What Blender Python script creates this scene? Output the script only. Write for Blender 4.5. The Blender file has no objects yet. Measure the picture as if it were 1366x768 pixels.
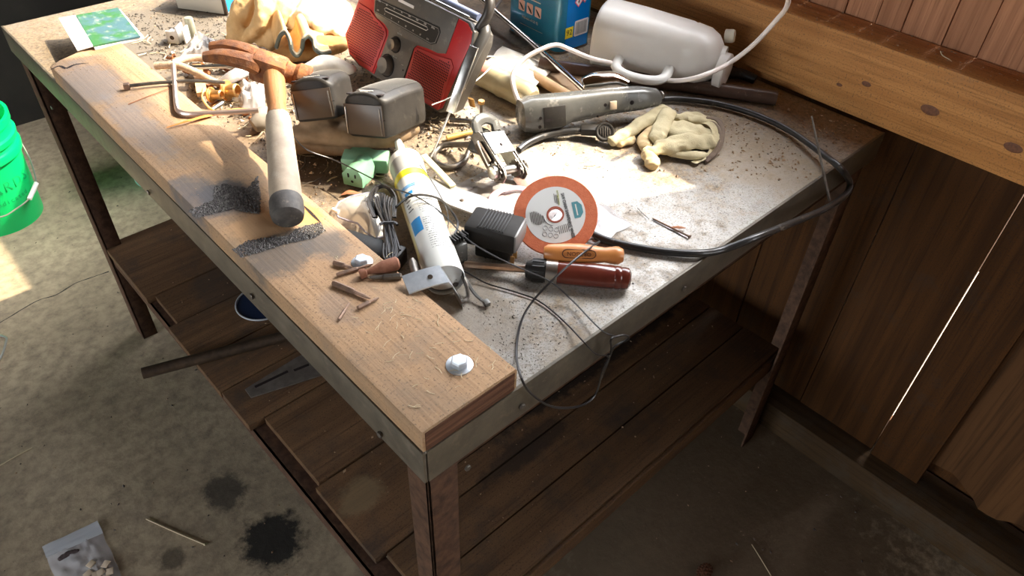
import bpy, bmesh, math, random
from mathutils import Vector, Matrix, noise
random.seed(7)
C = bpy.context.scene
col = C.collection
R_ = math.radians

# ------------------------------------------------------------------ camera
TOP = 0.896            # bench top height
TP = TOP + 0.038       # top of the edge plank
CAM = Vector((-0.269, -0.398, 1.567))
RM = Matrix(((0.73204, -0.43684, 0.52242), (-0.68000, -0.50629, 0.53035), (0.03282, -0.74362, -0.66780)))  # columns right, down, forward
F = 987.6
cd = bpy.data.cameras.new('camera'); cam = bpy.data.objects.new('camera', cd); col.objects.link(cam)
cd.sensor_width = 36; cd.lens = F / 1366 * 36; cd.clip_start = 0.02; cd.clip_end = 100
cr, cdn, cf = RM.col[0], RM.col[1], RM.col[2]
m3 = Matrix((cr, -cdn, -cf)).transposed()
cam.matrix_world = Matrix.Translation(CAM) @ m3.to_4x4()
C.camera = cam

# ------------------------------------------------------------------ world, sun, exposure
w = bpy.data.worlds.new('world'); C.world = w; w.use_nodes = True
wn = w.node_tree.nodes; bg = wn['Background']
sky = wn.new('ShaderNodeTexSky'); sky.sky_type = 'NISHITA'; sky.sun_disc = False
sky.sun_elevation = R_(48); sky.sun_rotation = R_(110); sky.air_density = 1.2; sky.dust_density = 2.0
hs = wn.new('ShaderNodeHueSaturation'); hs.inputs['Saturation'].default_value = .2
w.node_tree.links.new(sky.outputs[0], hs.inputs['Color']); w.node_tree.links.new(hs.outputs[0], bg.inputs[0]); bg.inputs[1].default_value = 1.5
SUN = Vector((-1.0, 0.44, -1.1)).normalized()
sl = bpy.data.lights.new('sun', 'SUN'); sl.energy = 7.5; sl.angle = R_(0.6); sl.color = (1.0, 0.84, 0.60)
so = bpy.data.objects.new('sun', sl); col.objects.link(so); so.rotation_euler = SUN.to_track_quat('-Z', 'Y').to_euler()
so.location = (4, -1, 5)
def portal(name, loc, direction, sx, sy):
    l = bpy.data.lights.new(name, 'AREA'); l.shape = 'RECTANGLE'; l.size = sx; l.size_y = sy
    l.cycles.is_portal = True
    o = bpy.data.objects.new(name, l); col.objects.link(o); o.location = loc
    o.rotation_euler = Vector(direction).to_track_quat('-Z', 'Y').to_euler()
C.view_settings.view_transform = 'Standard'; C.view_settings.look = 'None'
C.view_settings.gamma = 1; C.view_settings.use_curve_mapping = False
C.view_settings.exposure = 0.74

# ------------------------------------------------------------------ helpers
def ray(u, v):
    return RM @ Vector(((u - 683) / F, (v - 384) / F, 1.0))
def at(u, v, z=None, x=None, y=None):
    """the point of the real surface z=, x= or y= that the photo shows at pixel u, v"""
    r = ray(u, v)
    t = (z - CAM.z) / r.z if z is not None else ((x - CAM.x) / r.x if x is not None else (y - CAM.y) / r.y)
    return CAM + t * r
def frame(a, b, up=Vector((0, 0, 1))):
    """matrix with origin a, local x towards b, local z as near to up as can be"""
    x = (b - a).normalized(); y = up.cross(x).normalized(); z = x.cross(y)
    m = Matrix((x, y, z)).transposed().to_4x4(); m.translation = a
    return m
def axes(o, x, y, z):
    m = Matrix((Vector(x).normalized(), Vector(y).normalized(), Vector(z).normalized())).transposed().to_4x4(); m.translation = o
    return m
def spline(pts, k=6):
    P = [Vector(p) for p in pts]
    if len(P) < 3: return P
    out = []
    for i in range(len(P) - 1):
        p0 = P[i - 1] if i else P[0] * 2 - P[1]; p1 = P[i]; p2 = P[i + 1]; p3 = P[i + 2] if i + 2 < len(P) else P[-1] * 2 - P[-2]
        for j in range(k):
            t = j / k
            out.append(0.5 * ((2 * p1) + (p2 - p0) * t + (2 * p0 - 5 * p1 + 4 * p2 - p3) * t * t + (3 * p1 - p0 - 3 * p2 + p3) * t ** 3))
    out.append(P[-1]); return out
class B:
    def __init__(s): s.bm = bmesh.new()
    def box(s, c, d, M=None, bevel=0, seg=2):
        r = bmesh.ops.create_cube(s.bm, size=1)
        vs = r['verts']
        for v in vs: v.co = Vector((v.co.x * d[0] + c[0], v.co.y * d[1] + c[1], v.co.z * d[2] + c[2]))
        if bevel:
            es = list({e for v in vs for e in v.link_edges})
            q = bmesh.ops.bevel(s.bm, geom=es, offset=bevel, segments=seg, affect='EDGES', profile=.5)
            vs = list({v for f in q['faces'] for v in f.verts} | {v for v in vs if v.is_valid})
        if M is not None:
            for v in vs: v.co = M @ v.co
        return s
    def b2(s, lo, hi, bevel=0, M=None):
        return s.box([(a + b) / 2 for a, b in zip(lo, hi)], [abs(b - a) for a, b in zip(lo, hi)], M, bevel)
    def tube(s, pts, r, n=8, k=0, flat=1.0, cap=True, closed=False):
        P = spline(pts, k) if k else [Vector(p) for p in pts]
        N = len(P)
        rs = [r] * N if not isinstance(r, (list, tuple)) else [r[0] + 0] * 0 or [r[min(int(i * (len(r) - 1) / max(1, N - 1)), len(r) - 2)] * (1 - ((i * (len(r) - 1) / max(1, N - 1)) - min(int(i * (len(r) - 1) / max(1, N - 1)), len(r) - 2))) + r[min(int(i * (len(r) - 1) / max(1, N - 1)), len(r) - 2) + 1] * ((i * (len(r) - 1) / max(1, N - 1)) - min(int(i * (len(r) - 1) / max(1, N - 1)), len(r) - 2)) for i in range(N)]
        t0 = (P[1] - P[0]).normalized()
        up = Vector((0, 0, 1)) if abs(t0.z) < .9 else Vector((1, 0, 0))
        nx = t0.cross(up).normalized(); rings = []
        for i in range(N):
            a = P[i - 1] if i or closed else P[0]; b = P[(i + 1) % N] if (i + 1 < N or closed) else P[-1]
            t = (b - a).normalized() if (b - a).length > 1e-9 else t0
            nx = (nx - t * nx.dot(t)).normalized(); ny = t.cross(nx)
            rings.append([s.bm.verts.new(P[i] + rs[i] * (math.cos(2 * math.pi * j / n) * nx + flat * math.sin(2 * math.pi * j / n) * ny)) for j in range(n)])
        for i in range(N - (0 if closed else 1)):
            A, D = rings[i], rings[(i + 1) % N]
            for j in range(n): s.bm.faces.new((A[j], A[(j + 1) % n], D[(j + 1) % n], D[j]))
        if cap and not closed:
            s.bm.faces.new(list(reversed(rings[0]))); s.bm.faces.new(rings[-1])
        return s
    def lathe(s, prof, M=None, n=28, arc=None, caps=True):
        M = M or Matrix.Identity(4); rings = []
        full = arc is None; a0, a1 = (0, 2 * math.pi) if full else arc; cnt = n if full else n + 1
        for r, z in prof:
            rings.append([s.bm.verts.new(M @ Vector((r * math.cos(a0 + (a1 - a0) * j / n), r * math.sin(a0 + (a1 - a0) * j / n), z))) for j in range(cnt)])
        for i in range(len(rings) - 1):
            for j in range(n):
                k = (j + 1) % cnt
                s.bm.faces.new((rings[i][j], rings[i][k], rings[i + 1][k], rings[i + 1][j]))
        if full and caps:
            if prof[0][0] > 1e-6: s.bm.faces.new(list(reversed(rings[0])))
            if prof[-1][0] > 1e-6: s.bm.faces.new(rings[-1])
        return s
    def prism(s, pts, z0, z1, M=None, bevel=0, hole=None):
        M = M or Matrix.Identity(4)
        lo = [s.bm.verts.new((p[0], p[1], z0)) for p in pts]; hi = [s.bm.verts.new((p[0], p[1], z1)) for p in pts]
        n = len(pts); fs = []
        fs.append(s.bm.faces.new(list(reversed(lo)))); ft = s.bm.faces.new(hi); fs.append(ft)
        for i in range(n): fs.append(s.bm.faces.new((lo[i], lo[(i + 1) % n], hi[(i + 1) % n], hi[i])))
        vs = lo + hi
        if bevel:
            es = list({e for f in fs[:2] for e in f.edges})
            q = bmesh.ops.bevel(s.bm, geom=es, offset=bevel, segments=2, affect='EDGES', profile=.5)
            vs = list({v for f in q['faces'] for v in f.verts} | {v for v in vs if v.is_valid})
        for v in vs: v.co = M @ v.co
        return s
    def ball(s, c, r, M=None, sub=2):
        q = bmesh.ops.create_icosphere(s.bm, subdivisions=sub, radius=1)
        r = r if isinstance(r, (tuple, list)) else (r, r, r)
        for v in q['verts']:
            v.co = Vector((v.co.x * r[0], v.co.y * r[1], v.co.z * r[2]))
            if M is not None: v.co = M @ v.co
            v.co += Vector(c)
        return s
    def ring(s, c, nrm, R, r, n=28, k=8, arc=2 * math.pi, a0=0):
        z = Vector(nrm).normalized(); x = z.orthogonal().normalized(); y = z.cross(x)
        full = abs(arc - 2 * math.pi) < 1e-6
        pts = [Vector(c) + R * (math.cos(a0 + arc * i / n) * x + math.sin(a0 + arc * i / n) * y) for i in range(n if full else n + 1)]
        return s.tube(pts, r, n=k, closed=full)
    def sheet(s, q, nu, nv, h=0.0, th=0.001, sc=30, edge=0.0, seed=0, fn=None):
        """a rumpled sheet over the quad q, h high"""
        top = []; bot = []
        for i in range(nu + 1):
            rt = []; rb = []
            for j in range(nv + 1):
                a = i / nu; b = j / nv
                p = (q[0] * (1 - a) + q[1] * a) * (1 - b) + (q[3] * (1 - a) + q[2] * a) * b
                nn = noise.noise(Vector((p.x * sc + seed, p.y * sc, seed * 1.7))) * .5 + .5
                n2 = noise.noise(Vector((p.x * sc * 2.7 + seed, p.y * sc * 2.7, 5 + seed)))
                e = min(1, 5 * min(a, 1 - a, b, 1 - b) + edge)
                z = h * max(0, nn + .35 * n2) * e
                if fn: z += fn(a, b)
                off = Vector((noise.noise(p * 25 + Vector((seed, 0, 0))), noise.noise(p * 25 + Vector((0, seed + 9, 0))), 0)) * .004 * min(1, h * 100)
                rt.append(s.bm.verts.new(p + off + Vector((0, 0, z + th)))); rb.append(s.bm.verts.new(p + off + Vector((0, 0, z))))
            top.append(rt); bot.append(rb)
        for i in range(nu):
            for j in range(nv):
                s.bm.faces.new((top[i][j], top[i + 1][j], top[i + 1][j + 1], top[i][j + 1]))
                s.bm.faces.new((bot[i][j], bot[i][j + 1], bot[i + 1][j + 1], bot[i + 1][j]))
        for i in range(nu):
            s.bm.faces.new((top[i][0], bot[i][0], bot[i + 1][0], top[i + 1][0])); s.bm.faces.new((top[i][nv], top[i + 1][nv], bot[i + 1][nv], bot[i][nv]))
        for j in range(nv):
            s.bm.faces.new((top[0][j], top[0][j + 1], bot[0][j + 1], bot[0][j])); s.bm.faces.new((top[nu][j], bot[nu][j], bot[nu][j + 1], top[nu][j + 1]))
        return s
    def done(s, name, mat, parent=None, world=False, flat=False, ang=38, M=None):
        bm = s.bm
        bmesh.ops.recalc_face_normals(bm, faces=bm.faces)
        root = None
        if parent is not None and world:
            root = parent
            while root.parent: root = root.parent
            bm.transform(root.matrix_world.inverted())
        if M is not None and parent is None: bm.transform(M.inverted())
        if not flat:
            for f in bm.faces: f.smooth = True
            for e in bm.edges:
                if len(e.link_faces) == 2 and e.calc_face_angle(0) > R_(ang): e.smooth = False
        me = bpy.data.meshes.new(name); bm.to_mesh(me); bm.free()
        me.materials.append(mat)
        o = bpy.data.objects.new(name, me); col.objects.link(o)
        if parent is not None: o.parent = parent
        elif M is not None: o.matrix_world = M
        return o
def tag(o, label, cat, group=None, kind=None):
    if label: o['label'] = label
    if cat: o['category'] = cat
    if group: o['group'] = group
    if kind: o['kind'] = kind
    return o
def thing(name, label, cat, M=None, group=None):
    o = bpy.data.objects.new(name, None); col.objects.link(o); o.empty_display_size = .03
    if M is not None:
        if isinstance(M, Matrix): o.matrix_world = M
        else: o.matrix_world = Matrix.Translation(M)
    return tag(o, label, cat, group)
def text(s, size, mat, parent, M, name='lettering', ext=.00015, label=None):
    cu = bpy.data.curves.new(name, 'FONT'); cu.body = s; cu.size = size; cu.align_x = 'CENTER'; cu.align_y = 'CENTER'; cu.extrude = ext
    cu.resolution_u = 2
    t = bpy.data.objects.new(name, cu); me = bpy.data.meshes.new_from_object(t); bpy.data.objects.remove(t)
    me.name = name; me.materials.append(mat)
    o = bpy.data.objects.new(name, me); col.objects.link(o); o.parent = parent; o.matrix_local = M
    if label: o['label'] = label
    return o
def subdiv(o, n=1):
    m = o.modifiers.new('sub', 'SUBSURF'); m.levels = n; m.render_levels = n; return o
def blobby(o, vox=.003, strength=.004, size=.02, smooth=4, seed=0):
    """turn overlapping tubes into one soft skin with folds"""
    m = o.modifiers.new('skin', 'REMESH'); m.mode = 'VOXEL'; m.voxel_size = vox; m.use_smooth_shade = True
    m = o.modifiers.new('soft', 'SMOOTH'); m.iterations = smooth; m.factor = .6
    t = bpy.data.textures.new('folds', 'CLOUDS'); t.noise_scale = size; t.noise_depth = 2
    m = o.modifiers.new('folds', 'DISPLACE'); m.texture = t; m.strength = strength; m.mid_level = .5; m.texture_coords = 'GLOBAL'
    return o

# ------------------------------------------------------------------ materials
def _nt(name):
    m = bpy.data.materials.new(name); m.use_nodes = True
    nt = m.node_tree; return m, nt, nt.nodes['Principled BSDF']
def _n(nt, t, **k):
    n = nt.nodes.new(t)
    for a, b in k.items():
        if a.startswith('_'): setattr(n, a[1:], b)
        else: n.inputs[a].default_value = b
    return n
def c4(c): return (c[0], c[1], c[2], 1)
def _mix(nt, fac, a, b, blend='MIX'):
    n = nt.nodes.new('ShaderNodeMix'); n.data_type = 'RGBA'; n.blend_type = blend
    for sock, v in ((0, fac), (6, a), (7, b)):
        if hasattr(v, 'is_linked'): nt.links.new(v, n.inputs[sock])
        else: n.inputs[sock].default_value = v if sock == 0 else c4(v)
    return n.outputs[2]
def _ramp(nt, src, a, b):
    n = nt.nodes.new('ShaderNodeMapRange'); n.inputs[1].default_value = a; n.inputs[2].default_value = b
    nt.links.new(src, n.inputs[0]); return n.outputs[0]
def _noise(nt, scale, detail=5, stretch=None, vec=None, rough=.6, off=(0, 0, 0)):
    tc = nt.nodes.new('ShaderNodeTexCoord'); src = tc.outputs['Object']
    mp = nt.nodes.new('ShaderNodeMapping'); mp.inputs['Scale'].default_value = stretch or (1, 1, 1); mp.inputs['Location'].default_value = off
    nt.links.new(src, mp.inputs[0])
    n = nt.nodes.new('ShaderNodeTexNoise'); n.inputs['Scale'].default_value = scale; n.inputs['Detail'].default_value = detail; n.inputs['Roughness'].default_value = rough
    nt.links.new(mp.outputs[0], n.inputs['Vector']); return n.outputs['Fac']
def _bump(nt, p, h, strength, dist=.002):
    b = nt.nodes.new('ShaderNodeBump'); b.inputs['Strength'].default_value = strength; b.inputs['Distance'].default_value = dist
    nt.links.new(h, b.inputs['Height']); nt.links.new(b.outputs[0], p.inputs['Normal'])
def mat(name, c, c2=None, rough=.5, metal=0, scale=40, lo=.35, hi=.65, bump=0, bscale=None, dust=0, dustc=(.42, .35, .27), trans=0, alpha=1, spec=.5, coat=0, sss=0):
    m, nt, p = _nt(name)
    base = c4(c)
    out = None
    if c2: out = _mix(nt, _ramp(nt, _noise(nt, scale), lo, hi), c, c2)
    if dust:
        d = _ramp(nt, _noise(nt, 55, 8, off=(3, 1, 2), rough=.7), .62 - dust * .3, .8 - dust * .2)
        out = _mix(nt, d, out if out else c, dustc)
        rr = nt.nodes.new('ShaderNodeMapRange'); nt.links.new(d, rr.inputs[0]); rr.inputs[3].default_value = rough; rr.inputs[4].default_value = max(rough, .8)
        nt.links.new(rr.outputs[0], p.inputs['Roughness'])
        if metal:
            mm = nt.nodes.new('ShaderNodeMapRange'); nt.links.new(d, mm.inputs[0]); mm.inputs[3].default_value = metal; mm.inputs[4].default_value = 0
            nt.links.new(mm.outputs[0], p.inputs['Metallic'])
    if out: nt.links.new(out, p.inputs['Base Color'])
    else: p.inputs['Base Color'].default_value = base
    if not dust: p.inputs['Roughness'].default_value = rough
    if not (dust and metal): p.inputs['Metallic'].default_value = metal
    p.inputs['Specular IOR Level'].default_value = spec
    p.inputs['Transmission Weight'].default_value = trans
    p.inputs['Alpha'].default_value = alpha
    p.inputs['Coat Weight'].default_value = coat
    if sss: p.inputs['Subsurface Weight'].default_value = sss; p.inputs['Subsurface Radius'].default_value = (.02, .02, .02)
    if bump: _bump(nt, p, _noise(nt, bscale or scale * 3, 6), bump)
    return m
def wood(name, light, dark, axis=1, rough=.7, scale=9, ring=1.0, dirt=None, dirtamt=.5, bump=.35, spots=(), rnd=.25):
    m, nt, p = _nt(name)
    st = [1, 1, 1]; st[axis] = .06
    g = _noise(nt, scale * 6, 6, st)
    g2 = _noise(nt, scale * 30, 4, [s if s == 1 else .03 for s in st], off=(1, 2, 3))
    tc = nt.nodes.new('ShaderNodeTexCoord'); mp = nt.nodes.new('ShaderNodeMapping'); s2 = [1, 1, 1]; s2[axis] = .07; mp.inputs['Scale'].default_value = s2
    nt.links.new(tc.outputs['Object'], mp.inputs[0])
    wv = nt.nodes.new('ShaderNodeTexWave'); wv.wave_type = 'RINGS'; wv.rings_direction = 'XYZ'[axis]; wv.inputs['Scale'].default_value = scale * 1.6; wv.inputs['Distortion'].default_value = 5; wv.inputs['Detail'].default_value = 3; wv.inputs['Detail Scale'].default_value = 1.5
    nt.links.new(mp.outputs[0], wv.inputs['Vector'])
    a = _mix(nt, _ramp(nt, g, .3, .7), light, dark)
    b = _mix(nt, wv.outputs['Fac'], light, dark)
    o = _mix(nt, .35 * ring, a, b)
    o = _mix(nt, _ramp(nt, g2, .5, .75), o, [d * .7 for d in dark])
    if rnd:
        oi = nt.nodes.new('ShaderNodeObjectInfo'); rr = nt.nodes.new('ShaderNodeMapRange'); nt.links.new(oi.outputs['Random'], rr.inputs[0]); rr.inputs[3].default_value = 0; rr.inputs[4].default_value = rnd
        o = _mix(nt, rr.outputs[0], o, [d * .6 for d in dark])
    if dirt: o = _mix(nt, _ramp(nt, _noise(nt, 330, 4, off=(2, 9, 1)), .55, .72), o, [x * .5 for x in dirt])
    if dirt: o = _mix(nt, _ramp(nt, _noise(nt, 9, 8, off=(4, 4, 4), rough=.7), .75 - dirtamt * .5, .95 - dirtamt * .4), o, dirt)
    for (cx, cy, rx, ry, cc, amt) in spots:
        o = _spot(nt, o, cx, cy, rx, ry, cc, amt)
    nt.links.new(o, p.inputs['Base Color']); p.inputs['Roughness'].default_value = rough; p.inputs['Specular IOR Level'].default_value = .18
    _bump(nt, p, g2, bump)
    return m
def _spot(nt, o, cx, cy, rx, ry, cc, amt):
    """a stain, worn patch or painted shade with a ragged outline, on the x-y plane"""
    tc = nt.nodes.new('ShaderNodeTexCoord'); mp = nt.nodes.new('ShaderNodeMapping')
    mp.inputs['Scale'].default_value = (1 / rx, 1 / ry, 0); mp.inputs['Location'].default_value = (-cx / rx, -cy / ry, 0)
    nt.links.new(tc.outputs['Object'], mp.inputs[0])
    ln = nt.nodes.new('ShaderNodeVectorMath'); ln.operation = 'LENGTH'; nt.links.new(mp.outputs[0], ln.inputs[0])
    nz = _noise(nt, 30, 7, off=(cx * 7, cy * 5, 0), rough=.7)
    ad = nt.nodes.new('ShaderNodeMath'); ad.operation = 'MULTIPLY_ADD'; nt.links.new(nz, ad.inputs[0]); ad.inputs[1].default_value = 1.6; ad.inputs[2].default_value = -.8
    a2 = nt.nodes.new('ShaderNodeMath'); a2.operation = 'ADD'; nt.links.new(ln.outputs['Value'], a2.inputs[0]); nt.links.new(ad.outputs[0], a2.inputs[1])
    rr = nt.nodes.new('ShaderNodeMapRange'); nt.links.new(a2.outputs[0], rr.inputs[0]); rr.inputs[1].default_value = .7; rr.inputs[2].default_value = 1.1; rr.inputs[3].default_value = amt; rr.inputs[4].default_value = 0
    return _mix(nt, rr.outputs[0], o, cc)

def spots_px(lst, z):
    r = []
    for (u, v, rx, ry, cc, a) in lst:
        p = at(u, v, z=z); r.append((p.x, p.y, rx, ry, cc, a))
    return r
DARK = (.035, .032, .03)
M_plank = wood('edge_plank_wood', (.46, .295, .17), (.39, .245, .14), 1, rough=.78, scale=7, rnd=0, dirt=(.27, .20, .14), dirtamt=.62, ring=.5,
    spots=spots_px([(300, 262, .045, .05, (.10, .10, .10), .9), (265, 262, .035, .07, (.13, .13, .14), .7), (375, 340, .05, .045, (.12, .11, .10), .75), (430, 320, .03, .05, (.13, .12, .11), .7),
    (315, 268, .022, .03, (.12, .115, .11), .9), (365, 322, .035, .014, (.12, .115, .11), .8), (120, 110, .05, .10, (.22, .20, .19), .55), (185, 170, .03, .14, (.26, .24, .23), .5), (450, 410, .02, .04, (.25, .2, .17), .4), (350, 300, .05, .035, (.52, .32, .17), .9), (405, 285, .022, .035, (.55, .27, .08), .8), (150, 62, .05, .02, (.30, .17, .08), .6)], TP))
def bench_metal():
    m, nt, p = _nt('dusty_galvanised_steel')
    n1 = _noise(nt, 5, 7, rough=.65); n2 = _noise(nt, 45, 8, off=(2, 5, 0), rough=.75); n3 = _noise(nt, 160, 4, off=(7, 5, 0))
    base = _mix(nt, _ramp(nt, n2, .35, .65), (.29, .28, .26), (.42, .405, .375))
    dirtm = nt.nodes.new('ShaderNodeMath'); dirtm.operation = 'ADD'; nt.links.new(n1, dirtm.inputs[0]); nt.links.new(n2, dirtm.inputs[1])
    d = _ramp(nt, dirtm.outputs[0], .90, 1.16)
    # more dust away from the worked front corner
    tc = nt.nodes.new('ShaderNodeTexCoord'); sp = nt.nodes.new('ShaderNodeSeparateXYZ'); nt.links.new(tc.outputs['Object'], sp.inputs[0])
    gy = nt.nodes.new('ShaderNodeMapRange'); nt.links.new(sp.outputs[1], gy.inputs[0]); gy.inputs[1].default_value = .12; gy.inputs[2].default_value = .75; gy.inputs[3].default_value = 0; gy.inputs[4].default_value = .75
    gx = nt.nodes.new('ShaderNodeMapRange'); nt.links.new(sp.outputs[0], gx.inputs[0]); gx.inputs[1].default_value = .68; gx.inputs[2].default_value = 1.05; gx.inputs[3].default_value = 0; gx.inputs[4].default_value = .8
    mx = nt.nodes.new('ShaderNodeMath'); mx.operation = 'MAXIMUM'; nt.links.new(gy.outputs[0], mx.inputs[0]); nt.links.new(gx.outputs[0], mx.inputs[1])
    ad = nt.nodes.new('ShaderNodeMath'); ad.operation = 'ADD'; ad.use_clamp = True; nt.links.new(mx.outputs[0], ad.inputs[0]); nt.links.new(d, ad.inputs[1])
    dustc = _mix(nt, _ramp(nt, n3, .35, .65), (.34, .255, .165), (.18, .135, .09))
    o = _mix(nt, ad.outputs[0], base, dustc)
    n4 = _noise(nt, 420, 3, off=(1, 8, 0))
    o = _mix(nt, _ramp(nt, n4, .50, .68), o, (.17, .145, .115))
    o = _mix(nt, _ramp(nt, n3, .62, .72), o, (.10, .085, .07))
    for s in spots_px([(430, 215, .12, .12, (.07, .05, .035), .85), (640, 420, .05, .09, (.22, .19, .15), .7), (230, 55, .16, .24, (.15, .13, .105), .85), (330, 180, .05, .06, (.20, .14, .09), .6), (760, 470, .05, .03, (.25, .2, .14), .5), (500, 300, .06, .06, (.28, .23, .18), .6), (620, 40, .2, .18, (.09, .07, .055), .8), (700, 120, .1, .08, (.2, .13, .08), .5), (1020, 215, .1, .14, (.30, .24, .17), .6)], TOP): o = _spot(nt, o, *s)  # darkest patch, in front of the speakers, paints their shadow into the steel
    nt.links.new(o, p.inputs['Base Color'])
    rr = nt.nodes.new('ShaderNodeMapRange'); nt.links.new(ad.outputs[0], rr.inputs[0]); rr.inputs[3].default_value = .42; rr.inputs[4].default_value = .8; nt.links.new(rr.outputs[0], p.inputs['Roughness'])
    mm = nt.nodes.new('ShaderNodeMapRange'); nt.links.new(ad.outputs[0], mm.inputs[0]); mm.inputs[3].default_value = .2; mm.inputs[4].default_value = 0; nt.links.new(mm.outputs[0], p.inputs['Metallic'])
    _bump(nt, p, n2, .35, .002)
    return m
M_top = bench_metal()
M_skirt = mat('skirt_steel', (.09, .078, .06), (.14, .12, .09), rough=.5, metal=.35, scale=25, bump=.15, dust=.25, dustc=(.20, .16, .12))
M_leg = mat('rusty_angle_steel', (.11, .06, .038), (.055, .032, .022), rough=.8, metal=0, scale=60, bump=.4, spec=.15)
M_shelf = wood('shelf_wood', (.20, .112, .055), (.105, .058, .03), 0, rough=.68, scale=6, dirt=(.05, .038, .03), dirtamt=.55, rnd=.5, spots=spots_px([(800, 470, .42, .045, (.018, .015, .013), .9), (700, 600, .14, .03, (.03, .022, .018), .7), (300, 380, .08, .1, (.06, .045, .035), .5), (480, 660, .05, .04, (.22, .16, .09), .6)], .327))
M_beam = wood('beam_wood', (.62, .30, .10), (.42, .18, .055), 1, rough=.6, scale=8, ring=1.3, dirt=(.30, .19, .11), dirtamt=.25, rnd=0)
M_bead = wood('wall_board_wood', (.62, .31, .17), (.38, .17, .09), 2, rough=.55, scale=10, rnd=.45)
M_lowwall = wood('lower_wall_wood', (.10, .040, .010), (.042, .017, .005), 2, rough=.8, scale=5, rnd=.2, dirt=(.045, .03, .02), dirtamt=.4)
M_ply = wood('peeling_plywood', (.13, .06, .022), (.06, .027, .010), 2, rough=.7, scale=4, rnd=0)
M_sill = wood('sill_wood', (.085, .05, .022), (.05, .03, .015), 1, rough=.8, scale=6, rnd=0, dirt=(.07, .055, .04), dirtamt=.5)
M_room = wood('outer_wall_wood', (.16, .10, .06), (.10, .06, .035), 2, rough=.8, scale=5, rnd=.2)
def concrete():
    m, nt, p = _nt('stained_shaded_concrete')
    n1 = _noise(nt, 2.2, 8, rough=.6); n2 = _noise(nt, 30, 8, off=(5, 5, 0), rough=.7); n3 = _noise(nt, 9, 8, off=(9, 1, 0), rough=.7)
    o = _mix(nt, _ramp(nt, n1, .35, .65), (.50, .41, .28), (.37, .30, .205))
    o = _mix(nt, _ramp(nt, n2, .42, .75), o, (.19, .155, .115))
    o = _mix(nt, _ramp(nt, n3, .55, .8), o, (.23, .19, .145))
    for s in spots_px([(365, 720, .075, .075, (.02, .02, .02), .95), (300, 655, .05, .06, (.05, .045, .04), .8), (430, 580, .03, .03, (.07, .06, .05), .5), (960, 690, .55, .55, (.11, .075, .045), .85), (700, 760, .3, .3, (.13, .10, .065), .6), (230, 745, .03, .03, (.05, .04, .03), .7), (390, 600, .02, .05, (.02, .02, .02), .8)], 0): o = _spot(nt, o, *s)  # wide brown patches at right paint the shade there into the concrete
    nt.links.new(o, p.inputs['Base Color']); p.inputs['Roughness'].default_value = .75; p.inputs['Specular IOR Level'].default_value = .25
    _bump(nt, p, n2, .4, .004)
    return m
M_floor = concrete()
M_crack = mat('crack_dark', (.05, .045, .035), rough=.95)
M_steel = mat('bright_steel', (.62, .62, .60), (.45, .44, .42), rough=.28, metal=1, scale=80, bump=.05)
M_zinc = mat('zinc_plate', (.66, .70, .75), (.50, .55, .60), rough=.33, metal=.55, scale=60)
M_dsteel = mat('dull_steel', (.20, .18, .16), (.12, .105, .09), rough=.42, metal=.75, scale=70, bump=.1)
M_pipe = mat('dark_pipe', (.11, .078, .052), (.06, .042, .03), rough=.5, metal=.5, scale=60, bump=.2)
M_rust = mat('rust', (.34, .12, .03), (.15, .055, .025), rough=.85, metal=.05, scale=60, bump=.7, dust=.3, dustc=(.36, .20, .11))
M_rbit = mat('rusty_bit_steel', (.30, .19, .13), (.18, .12, .09), rough=.55, metal=.5, scale=120, bump=.2)
M_black = mat('black_plastic', (.014, .013, .012), (.024, .022, .02), rough=.42, scale=30, dust=.08, dustc=(.10, .09, .07), spec=.25)
M_blackd = mat('dusty_black_plastic', (.020, .018, .016), (.034, .030, .026), rough=.48, scale=30, dust=.12, dustc=(.09, .08, .066), bump=.05, bscale=300, spec=.25)
M_rubber = mat('black_rubber', (.018, .018, .02), (.03, .03, .032), rough=.38, scale=50)
M_wire = mat('black_wire', (.02, .018, .018), rough=.4)
M_grey = mat('grey_housing', (.085, .085, .08), (.12, .118, .108), rough=.26, scale=30, dust=.12, dustc=(.26, .23, .19), bump=.06)
M_ggrey = mat('radio_grey', (.085, .077, .066), (.115, .104, .09), rough=.42, scale=20, dust=.15, dustc=(.28, .25, .21))
M_dgrey = mat('radio_dial_black', (.02, .02, .02), rough=.35)
M_red = mat('radio_red', (.55, .02, .02), (.47, .02, .025), rough=.38, scale=20, dust=.12, dustc=(.5, .15, .10))
M_grille = mat('grille_red', (.58, .06, .055), rough=.5)
M_hole = mat('hole_dark', (.012, .006, .006), rough=.9)
M_print = mat('pale_print', (.62, .60, .55), rough=.6)
M_white = mat('white_plastic', (.82, .81, .78), rough=.35)
M_wcord = mat('white_hose', (.80, .72, .68), rough=.35, coat=.2)
M_jug = mat('milky_polyethylene', (.86, .83, .79), (.80, .76, .71), rough=.35, scale=8, sss=.6, trans=.25)
M_alu = mat('aluminium_tube', (.78, .76, .76), rough=.18, metal=1)
M_hose = mat('black_hose', (.022, .022, .023), (.04, .038, .036), rough=.3, scale=40, dust=.08, dustc=(.25, .21, .17))
M_blue = mat('can_blue', (.0, .25, .78), rough=.25, metal=.3, coat=.4)
M_teal = mat('can_teal', (.01, .17, .34), (.02, .24, .42), rough=.25, metal=.2, scale=12, coat=.4)
M_yellow = mat('label_yellow', (.85, .72, .03), rough=.4)
M_icon = mat('icon_pink', (.72, .45, .40), rough=.5)
M_redink = mat('red_ink', (.65, .06, .12), rough=.5)
M_ink = mat('black_ink', (.02, .02, .02), rough=.5)
M_bink = mat('blue_ink', (.02, .22, .50), rough=.5)
M_tealink = mat('teal_ink', (.08, .24, .28), rough=.5)
M_gink = mat('grey_ink', (.30, .31, .31), rough=.6)
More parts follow.
